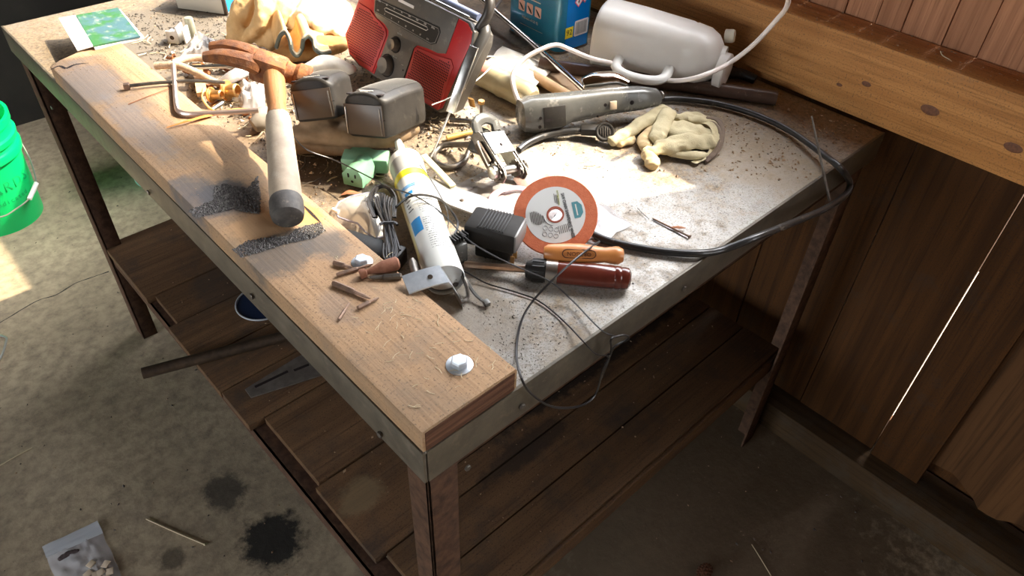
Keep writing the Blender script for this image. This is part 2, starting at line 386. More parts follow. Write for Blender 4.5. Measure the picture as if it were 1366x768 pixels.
M_glove = mat('tan_leather', (.72, .50, .25), (.58, .36, .15), rough=.85, scale=25, bump=.4, bscale=250)
M_gcan = mat('cream_canvas', (.56, .49, .31), (.44, .37, .22), rough=.9, scale=25, bump=.5, bscale=400)
M_gtip = mat('worn_leather_tips', (.66, .52, .30), (.58, .42, .22), rough=.9, scale=30, bump=.3, bscale=300)
M_cuff = mat('brown_cuff_binding', (.13, .09, .07), (.19, .14, .10), rough=.9, scale=30)
M_rag = mat('white_rag', (.85, .80, .70), (.75, .68, .56), rough=.95, scale=20, bump=.3, bscale=200)
M_trim = mat('dark_green_lining', (.10, .11, .09), rough=.9)
M_handle = mat('worn_wood_handle', (.46, .37, .27), (.34, .27, .20), rough=.7, scale=25, bump=.25, dust=.3, dustc=(.45, .38, .30))
M_cap = mat('dark_handle_end', (.05, .045, .042), (.10, .09, .08), rough=.7, scale=60, bump=.2, dust=.15)
M_green = mat('green_plug_plastic', (.16, .38, .24), (.22, .45, .30), rough=.5, scale=30, dust=.25, dustc=(.35, .36, .26))
M_disc = mat('orange_abrasive', (.55, .15, .065), (.48, .12, .05), rough=.85, scale=200, bump=.3, bscale=600)
M_label = mat('disc_paper', (.60, .61, .60), rough=.6)
M_maroon = mat('maroon_varnish', (.10, .018, .012), (.14, .03, .018), rough=.22, scale=20, coat=.5)
M_owood = mat('orange_wood', (.62, .25, .07), (.52, .19, .05), rough=.4, scale=30, coat=.2)
M_burn = mat('burnt_mark', (.10, .03, .01), rough=.7)
M_tin = mat('brushed_ferrule', (.62, .60, .56), rough=.3, metal=1)
M_tube = mat('white_cartridge', (.74, .74, .70), (.68, .68, .64), rough=.4, scale=15)
M_bag = mat('clear_plastic_film', (.85, .85, .88), rough=.14, alpha=.38, spec=.8)
M_bag2 = mat('milky_plastic_film', (.58, .56, .56), rough=.14, alpha=.42, spec=.7)
M_pink = mat('pink_print', (.80, .22, .33), (.9, .6, .62), rough=.6, scale=60)
M_paper = mat('white_paper', (.74, .72, .69), rough=.7)
M_book = mat('green_foil_cover', (.04, .14, .05), (.06, .13, .15), rough=.45, scale=28, lo=.42, hi=.56, dust=.25, dustc=(.35, .4, .3))
M_card = mat('cream_carton', (.62, .58, .50), rough=.7)
M_bucket = mat('green_bucket_plastic', (.0, .56, .15), rough=.35, spec=.5, sss=.1)
M_bdark = mat('bucket_emboss', (.0, .33, .09), rough=.5)
M_tealb = mat('teal_bucket_plastic', (.20, .55, .42), rough=.5)
M_bail = mat('wire_bail', (.5, .52, .5), rough=.35, metal=.8)
M_cable = mat('braided_sheath', (.46, .35, .24), (.30, .21, .14), rough=.75, scale=200, bump=.4, bscale=500)
M_brass = mat('brass', (.62, .38, .14), (.45, .25, .10), rough=.4, metal=.7, scale=60)
M_orange = mat('orange_rubber', (.72, .28, .06), rough=.5)
M_twig = mat('pale_straw', (.62, .52, .34), rough=.8)
M_chip = mat('wood_chips', (.42, .27, .15), (.22, .15, .10), rough=.9, scale=300)
M_dchip = mat('dark_debris', (.06, .05, .045), (.13, .11, .09), rough=.9, scale=300)
M_filing = mat('dark_filings', (.20, .19, .185), (.09, .085, .085), rough=.85, scale=200, metal=.1)
M_metalc = mat('metal_crumbs', (.45, .42, .38), (.3, .2, .12), rough=.5, metal=.5, scale=200)
M_leaf = mat('dry_leaf', (.42, .17, .08), (.30, .12, .06), rough=.85, scale=50)
M_ybottle = mat('yellowed_plastic', (.55, .49, .33), (.46, .38, .22), rough=.3, scale=12, sss=.3, trans=.2)
M_dowel = mat('pale_dowel', (.62, .40, .22), (.50, .30, .15), rough=.6, scale=30)
M_ylw = mat('yellow_spring', (.60, .42, .12), rough=.45, metal=.4)
M_vial = mat('dusty_vial', (.42, .42, .32), rough=.3, trans=.3)
M_cone = mat('pine_cone', (.14, .05, .02), (.07, .03, .015), rough=.9, scale=80)
M_bluelid = mat('blue_glass_lid', (.015, .03, .08), rough=.2, coat=.5)
M_chrome = mat('chrome_bowl', (.85, .82, .76), rough=.08, metal=1)
M_brown = mat('dark_brown_pipe', (.055, .03, .022), (.08, .045, .03), rough=.3, scale=30, dust=.15, dustc=(.3, .22, .16))
M_lens = mat('scratched_clear_lens', (.86, .86, .84), rough=.25, alpha=.4, spec=.8)

# ------------------------------------------------------------------ the setting
def struct(b, name, m, **k):
    o = b.done(name, m, **k)
    if o.parent is None: o['kind'] = 'structure'
    return o
floor = struct(B().b2((-4.2, -2.8, -.1), (2.2, 4.9, 0)), 'floor', M_floor)
ck = [(-60, 462), (0, 430), (30, 412), (52, 400), (75, 393), (100, 378), (122, 370), (145, 362)]
b = B(); pts = spline([at(u, v, z=.0006) for u, v in ck], 6)
for i in range(len(pts) - 1):
    d = (pts[i + 1] - pts[i]).normalized().cross(Vector((0, 0, 1))); w0 = .002 + .0016 * noise.noise(pts[i] * 40); w1 = .002 + .0016 * noise.noise(pts[i + 1] * 40)
    b.bm.faces.new([b.bm.verts.new(q) for q in (pts[i] - d * w0, pts[i + 1] - d * w1, pts[i + 1] + d * w1, pts[i] + d * w0)])
b.done('crack', M_crack, floor, flat=True)
WX = 1.155
wall = bpy.data.objects.new('wall_right', None); col.objects.link(wall); wall['kind'] = 'structure'; wall.location = (WX, 0, 0); 
bpy.context.view_layer.update()
def wboard(name, y0, y1, z0, z1, m, x0=WX, th=.02, bev=.0015):
    return B().b2((x0, y0, z0), (x0 + th, y1, z1), bev).done(name, m, wall, world=True)
# narrow boards above the beam, up to the window sill; beyond the jamb they run to the roof
WIN = (-.115, 2.1, 1.443, 2.129); SPLIT = .62; HI2 = 2.45
y = -1.6; i = 0
while y < 4.2:
    wd = .05 + .012 * ((i * 7) % 3)
    y1 = y + wd
    hi = WIN[2] if (WIN[0] <= y and y1 <= WIN[1] + .06) else 2.7
    wboard('board', y + .0008, y1 - .0008, .93, hi, M_bead, x0=WX + .001 * ((i * 5) % 3)); y = y1 if not (y1 > WIN[0] and y < WIN[0]) else WIN[0]
    if y1 > WIN[0] and y < WIN[0] + 1e-6 and y1 != y: y = WIN[0]
    i += 1
wboard('header_board', WIN[0], SPLIT, WIN[3], 2.7, M_bead); wboard('header_board', SPLIT, WIN[1] + .06, HI2, 2.7, M_bead)
win = bpy.data.objects.new('window_1', None); col.objects.link(win); win['kind'] = 'structure'; win.location = (WX, 0, WIN[2]); bpy.context.view_layer.update()
B().b2((WX - .01, WIN[0], WIN[2] - .02), (WX + .03, WIN[1], WIN[2]), .002).done('window_sill', M_beam, win, world=True)
# wide boards below the beam; a 4 mm gap lets the daylight through
SL = -.2365
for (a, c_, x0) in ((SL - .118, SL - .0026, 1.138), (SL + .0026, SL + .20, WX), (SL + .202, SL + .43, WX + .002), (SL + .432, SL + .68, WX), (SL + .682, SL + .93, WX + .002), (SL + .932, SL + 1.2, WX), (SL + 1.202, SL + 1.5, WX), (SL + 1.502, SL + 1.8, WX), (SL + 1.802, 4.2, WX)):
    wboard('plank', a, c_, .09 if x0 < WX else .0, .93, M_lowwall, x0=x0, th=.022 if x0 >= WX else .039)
# ragged plywood panel beyond the front plank
b = B(); bot = []
yy = SL - .121; k = 0
ps = [(SL - .10, .95), (-2.8, .95), (-2.8, .03)]
yv = -1.2
while yv < SL - .10: ps.append((yv, .13 + .05 * noise.noise(Vector((yv * 9, 3, 0))) + .02 * noise.noise(Vector((yv * 40, 3, 0))))); yv += .02
ps.append((SL - .10, .14))
b.prism(ps, 0, .012, axes((WX + .012, 0, 0), (0, 1, 0), (0, 0, 1), (1, 0, 0))); b.done('plywood_panel', M_ply, wall, world=True, flat=True)
B().b2((1.205, -2.8, 0), (1.225, SL - .03, .5)).b2((1.205, SL - .03, 0), (1.225, SL + .03, .155)).b2((1.205, SL + .03, 0), (1.225, 4.2, .3)).done('backing_blocker', M_lowwall, wall, world=True)  # unseen; low middle piece added to block daylight at the gap's foot
struct(B().b2((1.088, -2.7, 0), (1.20, 4.2, .088), .004), 'trim_1', M_sill)
BX = 1.067
beam = struct(B().b2((BX, -2.7, .899), (WX, 4.2, 1.038), .004), 'trim_2', M_beam); beam['label'] = 'long orange-brown beam along the wall behind the bench'
# knots on the beam
for (u, v, r) in ((1241, 147, .011), (1156, 112, .006), (1120, 113, .004), (1352, 197, .010)):
    p = at(u, v, x=BX)
    B().lathe([(0, 0), (r * .6, .0009), (r, .0002)], axes(p - Vector((.0002, 0, 0)), (0, 1, 0), (0, 0, 1), (-1, 0, 0)) @ Matrix.Diagonal((1.5, .8, 1, 1)), n=16).done('knot', mat('knot_wood', (.20, .075, .03), (.12, .045, .02), rough=.6, scale=200), beam)
struct(B().b2((-4.1, 2.86, 0), (1.155, 2.95, 2.7)), 'wall_back', mat('dark_back_wall', (.022, .019, .014), (.012, .010, .008), rough=.85, scale=6))
struct(B().b2((-4.2, -2.8, 0), (1.2, -2.7, 2.7)), 'wall_front', M_room)
lw = struct(B().b2((-4.2, -2.8, 0), (-4.1, -1.3, 2.7)).b2((-4.2, -1.3, 0), (-4.1, .15, 1.5)).b2((-4.2, -1.3, 2.15), (-4.1, 2.95, 2.7)).b2((-4.2, .15, 0), (-4.1, .4, 2.7)).b2((-4.2, 2.0, 0), (-4.1, 2.95, 2.7)), 'wall_left', M_room)
struct(B().b2((-4.2, -2.8, 2.7), (1.5, 4.9, 2.8)), 'ceiling', M_room)
portal('window_daylight', (WX + .05, (WIN[0] + WIN[1]) / 2, (WIN[2] + HI2) / 2), (-1, 0, 0), WIN[1] - WIN[0], HI2 - WIN[2])
portal('doorway_daylight', (-4.15, 1.2, 1.07), (1, 0, 0), 1.6, 2.15)
portal('added_opening_daylight', (-4.15, -.57, 1.82), (1, 0, 0), 1.45, .65)  # unseen side opening, added to brighten the wall beam and upper boards

# ------------------------------------------------------------------ the bench
bench = thing('workbench', 'large steel-topped workbench on angle-iron legs with a wooden lower shelf', 'workbench')
LX, LY = 1.063, 1.452
b = B(); b.b2((0, 0, TOP - .003), (LX, LY, TOP), .001); b.done('bench_top', M_top, bench)
TH = .0035; SK = .055
def angle(x0, y0, z0, x1, y1, z1): return B().b2((x0, y0, z0), (x1, y1, z1), .0008)
# skirt: four angle irons, each with an upright flange and a short inner lip
o = B().b2((-.001, 0, TOP - SK), (TH, LY, TOP + .0004), .0007).b2((0, .004, TOP - SK), (.02, LY - .004, TOP - SK + .003)); o.done('skirt_rail', M_skirt, bench)
o = B().b2((.0045, -.001, TOP - SK), (LX, TH, TOP + .0006), .0007).b2((0.006, 0, TOP - SK), (LX - .004, .02, TOP - SK + .003)); o.done('skirt_rail', M_skirt, bench)
B().b2((LX - TH, 0.005, TOP - SK), (LX, LY, TOP), .0007).done('skirt_rail', M_skirt, bench)
B().b2((0.005, LY - TH, TOP - SK), (LX - .005, LY, TOP), .0007).done('skirt_rail', M_skirt, bench)
def leg(x, y, sx, sy, wd=.045, wy=.04, z1=TOP - SK):
    bb = B().b2((x, y, 0), (x + sx * wd, y + sy * .005, z1 + .03), .001).b2((x, y, 0), (x + sx * .005, y + sy * wy, z1 + .03), .001)
    return bb.done('leg', M_leg, bench)
leg(.0055, .0045, 1, 1); leg(.0045, LY - .0755, 1, 1, .04, .05); leg(LX - .03, .0045, -1, 1, .045); leg(LX - .03, LY - .0755, -1, 1)
# inner stretcher rail seen below the front skirt
B().b2((.012, .012, TOP - SK - .03), (LX - .03, .016, TOP - SK + .01)).b2((.012, .012, TOP - SK - .03), (LX - .03, .04, TOP - SK - .027)).done('inner_rail', M_leg, bench)
# shelf: rails and boards running across
SZ = .327
B().b2((.010, .05, SZ - .055), (.014, LY - .06, SZ - .017)).b2((.010, .05, SZ - .02), (.05, LY - .06, SZ - .017)).done('shelf_rail', M_leg, bench)
B().b2((LX - .05, .05, SZ - .055), (LX - .046, LY - .06, SZ - .017)).done('shelf_rail', M_leg, bench)
def zy(u, v): return at(u, v, z=SZ)
ys = [.022, .20, .345, .46, .60, .70, .83, .95, 1.10, 1.22, 1.395]
ends = [.045, .03, .037, .03, .022, .002, .006, .012, .03, .004, .004]
# board list (y0, y1, left end x) read from the staggered ends
bl = [(.022, .118, .060), (.120, .215, .050), (.217, .415, .028), (.417, .625, .038), (.627, .745, .004), (.747, .862, .002), (.864, 1.005, .003), (1.007, 1.13, .026), (1.132, 1.40, .006)]
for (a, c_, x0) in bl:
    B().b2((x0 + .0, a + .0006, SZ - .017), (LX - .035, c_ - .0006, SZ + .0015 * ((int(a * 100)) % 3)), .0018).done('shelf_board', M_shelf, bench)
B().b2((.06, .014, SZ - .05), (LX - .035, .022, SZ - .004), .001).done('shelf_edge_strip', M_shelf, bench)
# edge plank with its broken far end
PL = 1.135
prof = []
b = B()
e = [(.0, .0), (.137, .0), (.137, PL + .028), (.10, PL + .022), (.06, PL + .0), (.02, PL - .02), (-.002, PL - .025)]
b.prism(e, TOP + .0008, TP, bevel=.004); plank = b.done('edge_plank', M_plank, bench)
# end grain slab face of the plank
M_end = wood('end_grain', (.20, .10, .06), (.075, .035, .022), 0, rough=.85, scale=16, rnd=0, bump=.8, ring=2.0)
B().b2((.004, -.0009, TOP + .004), (.133, .0006, TP - .004)).done('end_grain', M_end, plank)
# split at the far end and a saw kerf by the hammer
def sliver(pp, wd, m, name, parent, z=0):
    b = B(); P = spline(pp, 5)
    n = len(P)
    for i in range(n - 1):
        d = (P[i + 1] - P[i]).normalized().cross(Vector((0, 0, 1))); wa = wd * math.sin(math.pi * (i + .3) / n); wb = wd * math.sin(math.pi * (i + 1.3) / (n + .6))
        b.bm.faces.new([b.bm.verts.new(q) for q in (P[i] - d * wa, P[i + 1] - d * wb, P[i + 1] + d * wb, P[i] + d * wa)])
    return b.done(name, m, parent, flat=True, world=True)
sliver([at(u, v, z=TP + .0004) for u, v in ((62, 96), (78, 88), (88, 91), (100, 86), (118, 84))], .003, M_hole, 'split', plank)
sliver([at(u, v, z=TP + .0004) for u, v in ((404, 273), (414, 283), (428, 297))], .0022, M_hole, 'split', plank)
def hexbolt(p, r, h, name='bolt', m=M_zinc, parent=bench, washer=True, up=Vector((0, 0, 1))):
    Mx = frame(p, p + up.orthogonal(), up) 
    bb = B()
    bb.lathe([(r, 0), (r, h * .82), (r * .86, h), (0, h)], Mx @ Matrix.Translation((0, 0, .0015)), n=6)
    o = bb.done(name, m, parent, ang=25)
    if washer: B().lathe([(r * 1.5, 0), (r * 1.5, .0012), (r * 1.1, .0022), (0, .0022)], Mx, n=24).done('washer', m, o)
    return o
hexbolt(at(613, 487, z=TP), .0105, .0085)
hexbolt(at(483, 350, z=TP), .0095, .007)
for (u, v) in ((509, 578), (338, 394), (71, 143), (200, 256)):
    p = at(u, v, x=-.001); hexbolt(p, .0045, .003, 'rivet_bolt', M_dsteel, bench, False, Vector((-1, 0, 0)))
for (u, v) in ((695, 541), (911, 384), (622, 622)):
    p = at(u, v, y=-.001); hexbolt(p, .0045, .003, 'rivet_bolt', M_dsteel, bench, False, Vector((0, -1, 0)))

# ------------------------------------------------------------------ things on the bench: the front, tools
def ppt(lst):
    """(u, v, height above the bench top) -> points"""
    return [at(u, v, z=TOP + h) for u, v, h in lst]
I4 = Matrix.Identity(4)
def Tm(x, y, z): return Matrix.Translation((x, y, z))
def Rx(a): return Matrix.Rotation(R_(a), 4, 'X')
def Ry(a): return Matrix.Rotation(R_(a), 4, 'Y')
def Rz(a): return Matrix.Rotation(R_(a), 4, 'Z')
PH = .038
# claw hammer
A = at(384, 292, z=TP + .023); Bp = at(366, 108, z=TOP + .128)
Mh = frame(A, Bp)
L = (Bp - A).length
ham = thing('hammer', 'rusty claw hammer with a fat dust-grey taped handle lying over the edge plank', 'hammer', Mh)
B().lathe([(0, -.002), (.016, -.001), (.0212, .003), (.0232, .012), (.0232, .03), (.022, .034)], Ry(90) @ I4, n=28).done('end_cap', M_cap, ham)
B().lathe([(.0215, .033), (.0222, .05), (.0205, .11), (.0195, .165), (.0185, .19), (.0175, .20), (.0165, .201)], Ry(90), n=28).done('grip', M_handle, ham)
M_hwood = wood('hammer_shaft_wood', (.42, .20, .085), (.27, .12, .05), 0, rough=.6, scale=10, rnd=0, dirt=(.45, .33, .22), dirtamt=.3)
B().tube([(.199, 0, 0), (.22, 0, 0), (.25, 0, .0), (L + .02, 0, 0)], [.0165, .0135, .0160, .0165], n=16, flat=1.1).done('shaft', M_hwood, ham)
hA = at(322, 76, z=TOP + .155); hB = at(412, 106, z=TOP + .120)
Mhd = frame(hA, hB); Lh = (hB - hA).length
b = B()
b.box((Lh * .42, 0, -.004), (Lh * .52, .043, .042), None, .008); 
b.lathe([(.019, Lh * .66), (.016, Lh * .72), (.016, Lh * .78), (.021, Lh * .84), (.021, Lh), (.019, Lh * 1.02)], Ry(90), n=22)
for s, dz in ((1, .004), (-1, -.0)):
    b.tube([(Lh * .25, s * .009, -.002), (.01, s * .014, .003), (-.025, s * .017, .0), (-.050, s * .018, -.010)], [.018, .017, .015, .010], n=8, k=4, flat=.75)
b.bm.transform(Mhd); b.done('head', M_rust, ham, world=True)

# white caulk cartridge with blue label
A = at(592, 366, z=TOP + .03); Bp = at(540, 215, z=TOP + .036)
Mt = frame(A, Bp); Lt = (Bp - A).length
tub = thing('sealant_cartridge', 'long white cartridge with blue and yellow label lying on a black power brick', 'cartridge', Mt)
rt = .0262
B().lathe([(rt - .001, -.012), (rt, -.010), (rt, Lt * .80), (rt, Lt * .80)], Ry(90), n=36, caps=False).lathe([(rt * .9, -.004), (0, -.003)], Ry(90), n=36).done('barrel', M_tube, tub)
B().lathe([(rt + .0002, Lt * .80), (rt + .0004, Lt * .93)], Ry(90), n=36, caps=False).done('grey_band', mat('cartridge_grey_band', (.36, .36, .35), rough=.4), tub)
B().lathe([(rt, Lt * .93), (rt + .001, Lt * .94), (rt, Lt * .985), (rt * .9, Lt), (.011, Lt + .004), (.009, Lt + .012), (.0065, Lt + .05), (.004, Lt + .075), (0, Lt + .075)], Ry(90), n=36, caps=False).done('nozzle_end', M_white, tub)
B().lathe([(rt + .0003, Lt * .735), (rt + .0004, Lt * .79)], Ry(90), n=36, arc=(R_(-60), R_(250))).done('yellow_stripe', M_yellow, tub)
def onbarrel(a0, a1, x0, x1, m, name, rr=rt + .0004, tex=None):
    n = 8
    b = B(); V_ = []
    for i in range(n + 1):
        a = R_(a0 + (a1 - a0) * i / n)
        V_.append([b.bm.verts.new((x, rr * math.cos(a), rr * math.sin(a))) for x in (x0, x1)])
    for i in range(n): b.bm.faces.new((V_[i][0], V_[i + 1][0], V_[i + 1][1], V_[i][1]))
    return b.done(name, m, tub)
# camera side is local +y/-y: print angles measured from local +y over the top
onbarrel(28, 66, .070, .100, M_bink, 'blue_patch'); onbarrel(40, 70, .155, .162, M_bink, 'blue_patch'); onbarrel(30, 85, .170, .178, mat('pale_blue_print', (.16, .35, .62), rough=.5), 'blue_patch')
onbarrel(0, 22, .03, .20, mat('cartridge_side_yellow', (.70, .62, .30), rough=.5), 'side_stripe')
# fine print: rows of tiny letters round the barrel
b = B()
random.seed(3)
for row in range(34):
    x = .028 + row * .0046
    for k in range(26):
        a = 72 + k * 2.9
        if random.random() < .16: continue
        if row in (15, 16) : continue
        a0 = R_(a); a1 = R_(a + random.uniform(1.2, 2.2)); rr = rt + .0005
        h = random.uniform(.0008, .0018)
        b.bm.faces.new([b.bm.verts.new(q) for q in ((x, rr * math.cos(a0), rr * math.sin(a0)), (x + h, rr * math.cos(a0), rr * math.sin(a0)), (x + h, rr * math.cos(a1), rr * math.sin(a1)), (x, rr * math.cos(a1), rr * math.sin(a1)))])
b.done('fine_print', M_ink, tub, flat=True)['kind'] = 'stuff'
b = B()
for row in range(5):
    x = .12 + row * .007
    a0 = R_(34 + row % 2 * 3); a1 = R_(55 - row % 3 * 5); rr = rt + .0006
    b.bm.faces.new([b.bm.verts.new(q) for q in ((x, rr * math.cos(a0), rr * math.sin(a0)), (x + .002, rr * math.cos(a0), rr * math.sin(a0)), (x + .002, rr * math.cos(a1), rr * math.sin(a1)), (x, rr * math.cos(a1), rr * math.sin(a1)))])
b.done('side_print', M_ink, tub, flat=True)

# bent zinc bracket under the cartridge end
qa, qb, qc, qd = [at(u, v, z=TP + dz) for u, v, dz in ((536, 368, .012), (546, 391, .003), (613, 374, .012), (600, 352, .016))]
br = thing('bent_bracket', 'bright zinc bracket plate with one hole, bent down over the plank edge', 'bracket', qa)
b = B(); rows = []
n = 14
for i in range(n + 1):
    t = i / n
    base0 = qa.lerp(qd, t); base1 = qb.lerp(qc, t)
    if t > .82: dz = -(t - .82) * .16
    else: dz = .003 * math.sin(t * 3)
    rows.append([base0 + Vector((0, 0, dz)), base1 + Vector((0, 0, dz))])
last0, last1 = rows[-1]
for k in (1, 2, 3): rows.append([last0 + Vector((.002 * k, -.002, -.009 * k)), last1 + Vector((.001 * k, -.003, -.009 * k))])
V1 = [[b.bm.verts.new(p) for p in r] for r in rows]; V2 = [[b.bm.verts.new(p - Vector((0, 0, .0022))) for p in r] for r in rows]
for i in range(len(rows) - 1):
    b.bm.faces.new((V1[i][0], V1[i][1], V1[i + 1][1], V1[i + 1][0])); b.bm.faces.new((V2[i][0], V2[i + 1][0], V2[i + 1][1], V2[i][1]))
    b.bm.faces.new((V1[i][0], V1[i + 1][0], V2[i + 1][0], V2[i][0])); b.bm.faces.new((V1[i][1], V2[i][1], V2[i + 1][1], V1[i + 1][1]))
b.bm.faces.new((V1[0][0], V2[0][0], V2[0][1], V1[0][1])); b.bm.faces.new((V1[-1][0], V1[-1][1], V2[-1][1], V2[-1][0]))
b.done('plate', M_zinc, br, world=True, ang=60)
hc = qa.lerp(qb, .5).lerp(qd.lerp(qc, .5), .5); nr = (qd - qa).cross(qb - qa).normalized(); nr = nr if nr.z > 0 else -nr
B().lathe([(0, .0), (.0034, .0)], frame(hc + nr * .0040, hc + nr * .004 + (qd - qa), nr), n=16).done('hole', M_pipe, br, world=True)

# screwdriver / file with maroon handle
A = at(842, 372, z=TOP + .0165); Bp = at(702, 359, z=TOP + .015); E_ = at(620, 352, z=TOP + .011)
Ms = frame(A, Bp); L = (Bp - A).length
sd = thing('screwdriver', 'screwdriver with glossy maroon handle and black collar lying on the steel top', 'screwdriver', Ms)
B().lathe([(0, 0), (.010, .0005), (.0145, .004), (.0155, .010), (.0148, .0135), (.0158, .015), (.0160, .02), (.0152, .0225), (.0162, .0245), (.0165, .06), (.0160, L * .70)], Ry(90), n=36).done('handle', M_maroon, sd)
B().lathe([(.0163, L * .70), (.0163, L * .81)], Ry(90), n=32).done('ferrule', M_tin, sd)
b = B(); b.lathe([(.0155, L * .81), (.0155, L * .93), (.011, L), (.006, L * 1.01)], Ry(90), n=24)
for k in range(12):
    a = k * math.pi / 6; b.tube([(L * .83, .0152 * math.cos(a), .0152 * math.sin(a)), (L * .94, .0148 * math.cos(a), .0148 * math.sin(a))], .0016, n=6)
b.done('collar', M_black, sd)
Ls = (E_ - A).length
B().tube([(L, 0, 0), (Ls, 0, -.002)], .0052, n=8).done('blade', mat('coppery_steel', (.50, .36, .26), (.35, .26, .2), rough=.3, metal=.9, scale=90), sd)

# orange wooden handle with burnt-in mark
A = at(729, 337, z=TOP + .032); Bp = at(829, 341, z=TOP + .030)
Mo = frame(A, Bp); L = (Bp - A).length
oh = thing('wooden_tool_handle', 'varnished orange wooden file handle with burnt-in oval mark, behind the maroon screwdriver', 'handle', Mo)
B().lathe([(0, -.004), (.008, -.0035), (.0115, .002), (.0125, .012), (.0142, L * .3), (.0145, L * .45), (.0118, L * .68), (.0105, L * .78), (.0125, L * .9), (.0125, L * .96), (.009, L * 1.02), (0, L * 1.03)], Ry(90), n=36).done('grip', M_owood, oh)
# the mark reads upside down from the camera: text on the flank that faces the camera
vd = (Mo.inverted().to_3x3() @ (CAM - Mo.translation)).normalized()
vy = Vector((0, vd.y, vd.z)).normalized()
Mk = axes(Vector((L * .42, 0, 0)) + vy * .0143, (-1, 0, 0), Vector((-1, 0, 0)).cross(vy) * -1, vy)
ptsO = [((-.0165 if c_ < 0 else .0165) + .0062 * math.cos(a), .0056 * math.sin(a)) for a, c_ in [(R_(90 + 180 * k / 8), -1) for k in range(9)] + [(R_(-90 + 180 * k / 8), 1) for k in range(9)]]
Mk2 = axes(Mk.translation, Mk.col[0].xyz, Vector(vy).cross(Mk.col[0].xyz), vy)
b = B(); b.tube([Mk2 @ Vector((p[0], p[1], -.0006 - (p[1] / .0142) ** 2 * .0065)) for p in ptsO], .0008, n=6, closed=True); b.done('burnt_oval', M_burn, oh)
text('OREGON', .0078, M_burn, oh, Mk2 @ Tm(0, 0, -.0006), ext=.0008)

# power brick, plug, bundled wire
P0 = at(685, 343, z=TOP + .020)
ad = thing('power_adapter', 'black ribbed power adapter block beside the orange grinding disc', 'adapter', axes(P0, (-.42, .78, 0), (.78, .42, 0), (0, 0, 1)))
X1 = at(620, 322, z=TOP + .03)
b = B().box((.037, .026, .018), (.076, .052, .034), None, .006); b.done('case', mat('matt_black_case', (.022, .02, .018), (.03, .027, .024), rough=.6, spec=.18), ad)
b = B()
for k in range(9): b.box((.018 + k * .0045, .026, .0357), (.0022, .045, .0018), None, .0006)
b.done('ribs', M_black, ad)
B().box((.034, .020, -.008), (.05, .032, .02), None, .003).done('base', M_black, ad)
B().box((.006, .0265, .018), (.018, .050, .031), None, .005).done('end_cap', mat('smoky_plastic', (.22, .21, .20), rough=.25), ad)
pins = B()
for s in (0, .012): pins.box((.004, .008 + s, -.012), (.006, .0015, .012))
pins.done('plug_pin', M_brass, ad)
cn = thing('barrel_connector', 'small dark grey strain-relief connector left of the black adapter', 'connector', at(613, 345, z=TOP + .008))
B().box((0, 0, .014), (.017, .02, .034), None, .004).done('body', M_grey, cn)
b = B()
for k in range(6): b.box((-.010 + k * .0045, .002, .036), (.0022, .014, .008), None, .0006)
b.done('ribs', M_black, cn)
# black brick under the cartridge with a bundle of wire
bk = thing('power_brick', 'flat black power brick under the left side of the white cartridge', 'power supply', axes(at(540, 362, z=TOP + .001), (-.35, .8, 0), (-.8, -.35, 0), (0, 0, 1)))
B().box((.058, -.003, .014), (.105, .036, .027), None, .004).done('case', M_black, bk)
wb = thing('wire_bundle', 'bundle of doubled black wire tied in the middle, on the black brick', 'cable', at(515, 345, z=TOP + .03))
random.seed(5)
b = B()
for k in range(9):
    o = (k - 4) * 2.6; hz = .034 + .0022 * (k % 3)
    top_ = at(510 + o * 1.25, 258 + abs(o) * .7, z=TOP + hz + .01); mid = at(517 + o * .55, 298, z=TOP + hz + .006 * (k % 2)); bot_ = at(524 + o * .95, 342 - abs(o) * .8, z=TOP + hz)
    side = at(497 + o * .9, 275, z=TOP + hz); 
    b.tube([bot_, mid + (bot_ - mid) * .3, mid, top_.lerp(mid, .4) + Vector((-.003, 0, .002)), top_], .0016, n=6, k=5)
for k in range(4):
    o = k * 4
    b.tube([at(u, v, z=TOP + .038 + k * .002) for u, v in ((503 - o * .4, 290), (497 - o * .5, 268), (503 - o * .3, 253 - k), (514, 250 - k), (523 + o * .4, 262), (524 + o * .3, 290))], .0015, n=6, k=5)
    b.tube([at(u, v, z=TOP + .036 + k * .001) for u, v in ((512 + o, 325), (512 + o, 342), (519 + o * .7, 347), (525 + o * .4, 335), (521 + o * .5, 318))], .0015, n=6, k=4)
b.done('wire_strands', M_wire, wb, world=True)
B().tube([at(u, v, z=TOP + .046) for u, v in ((507, 299), (512, 297), (519, 297), (527, 297), (530, 300))], .0022, n=6, k=3).done('tie', M_wire, wb, world=True)

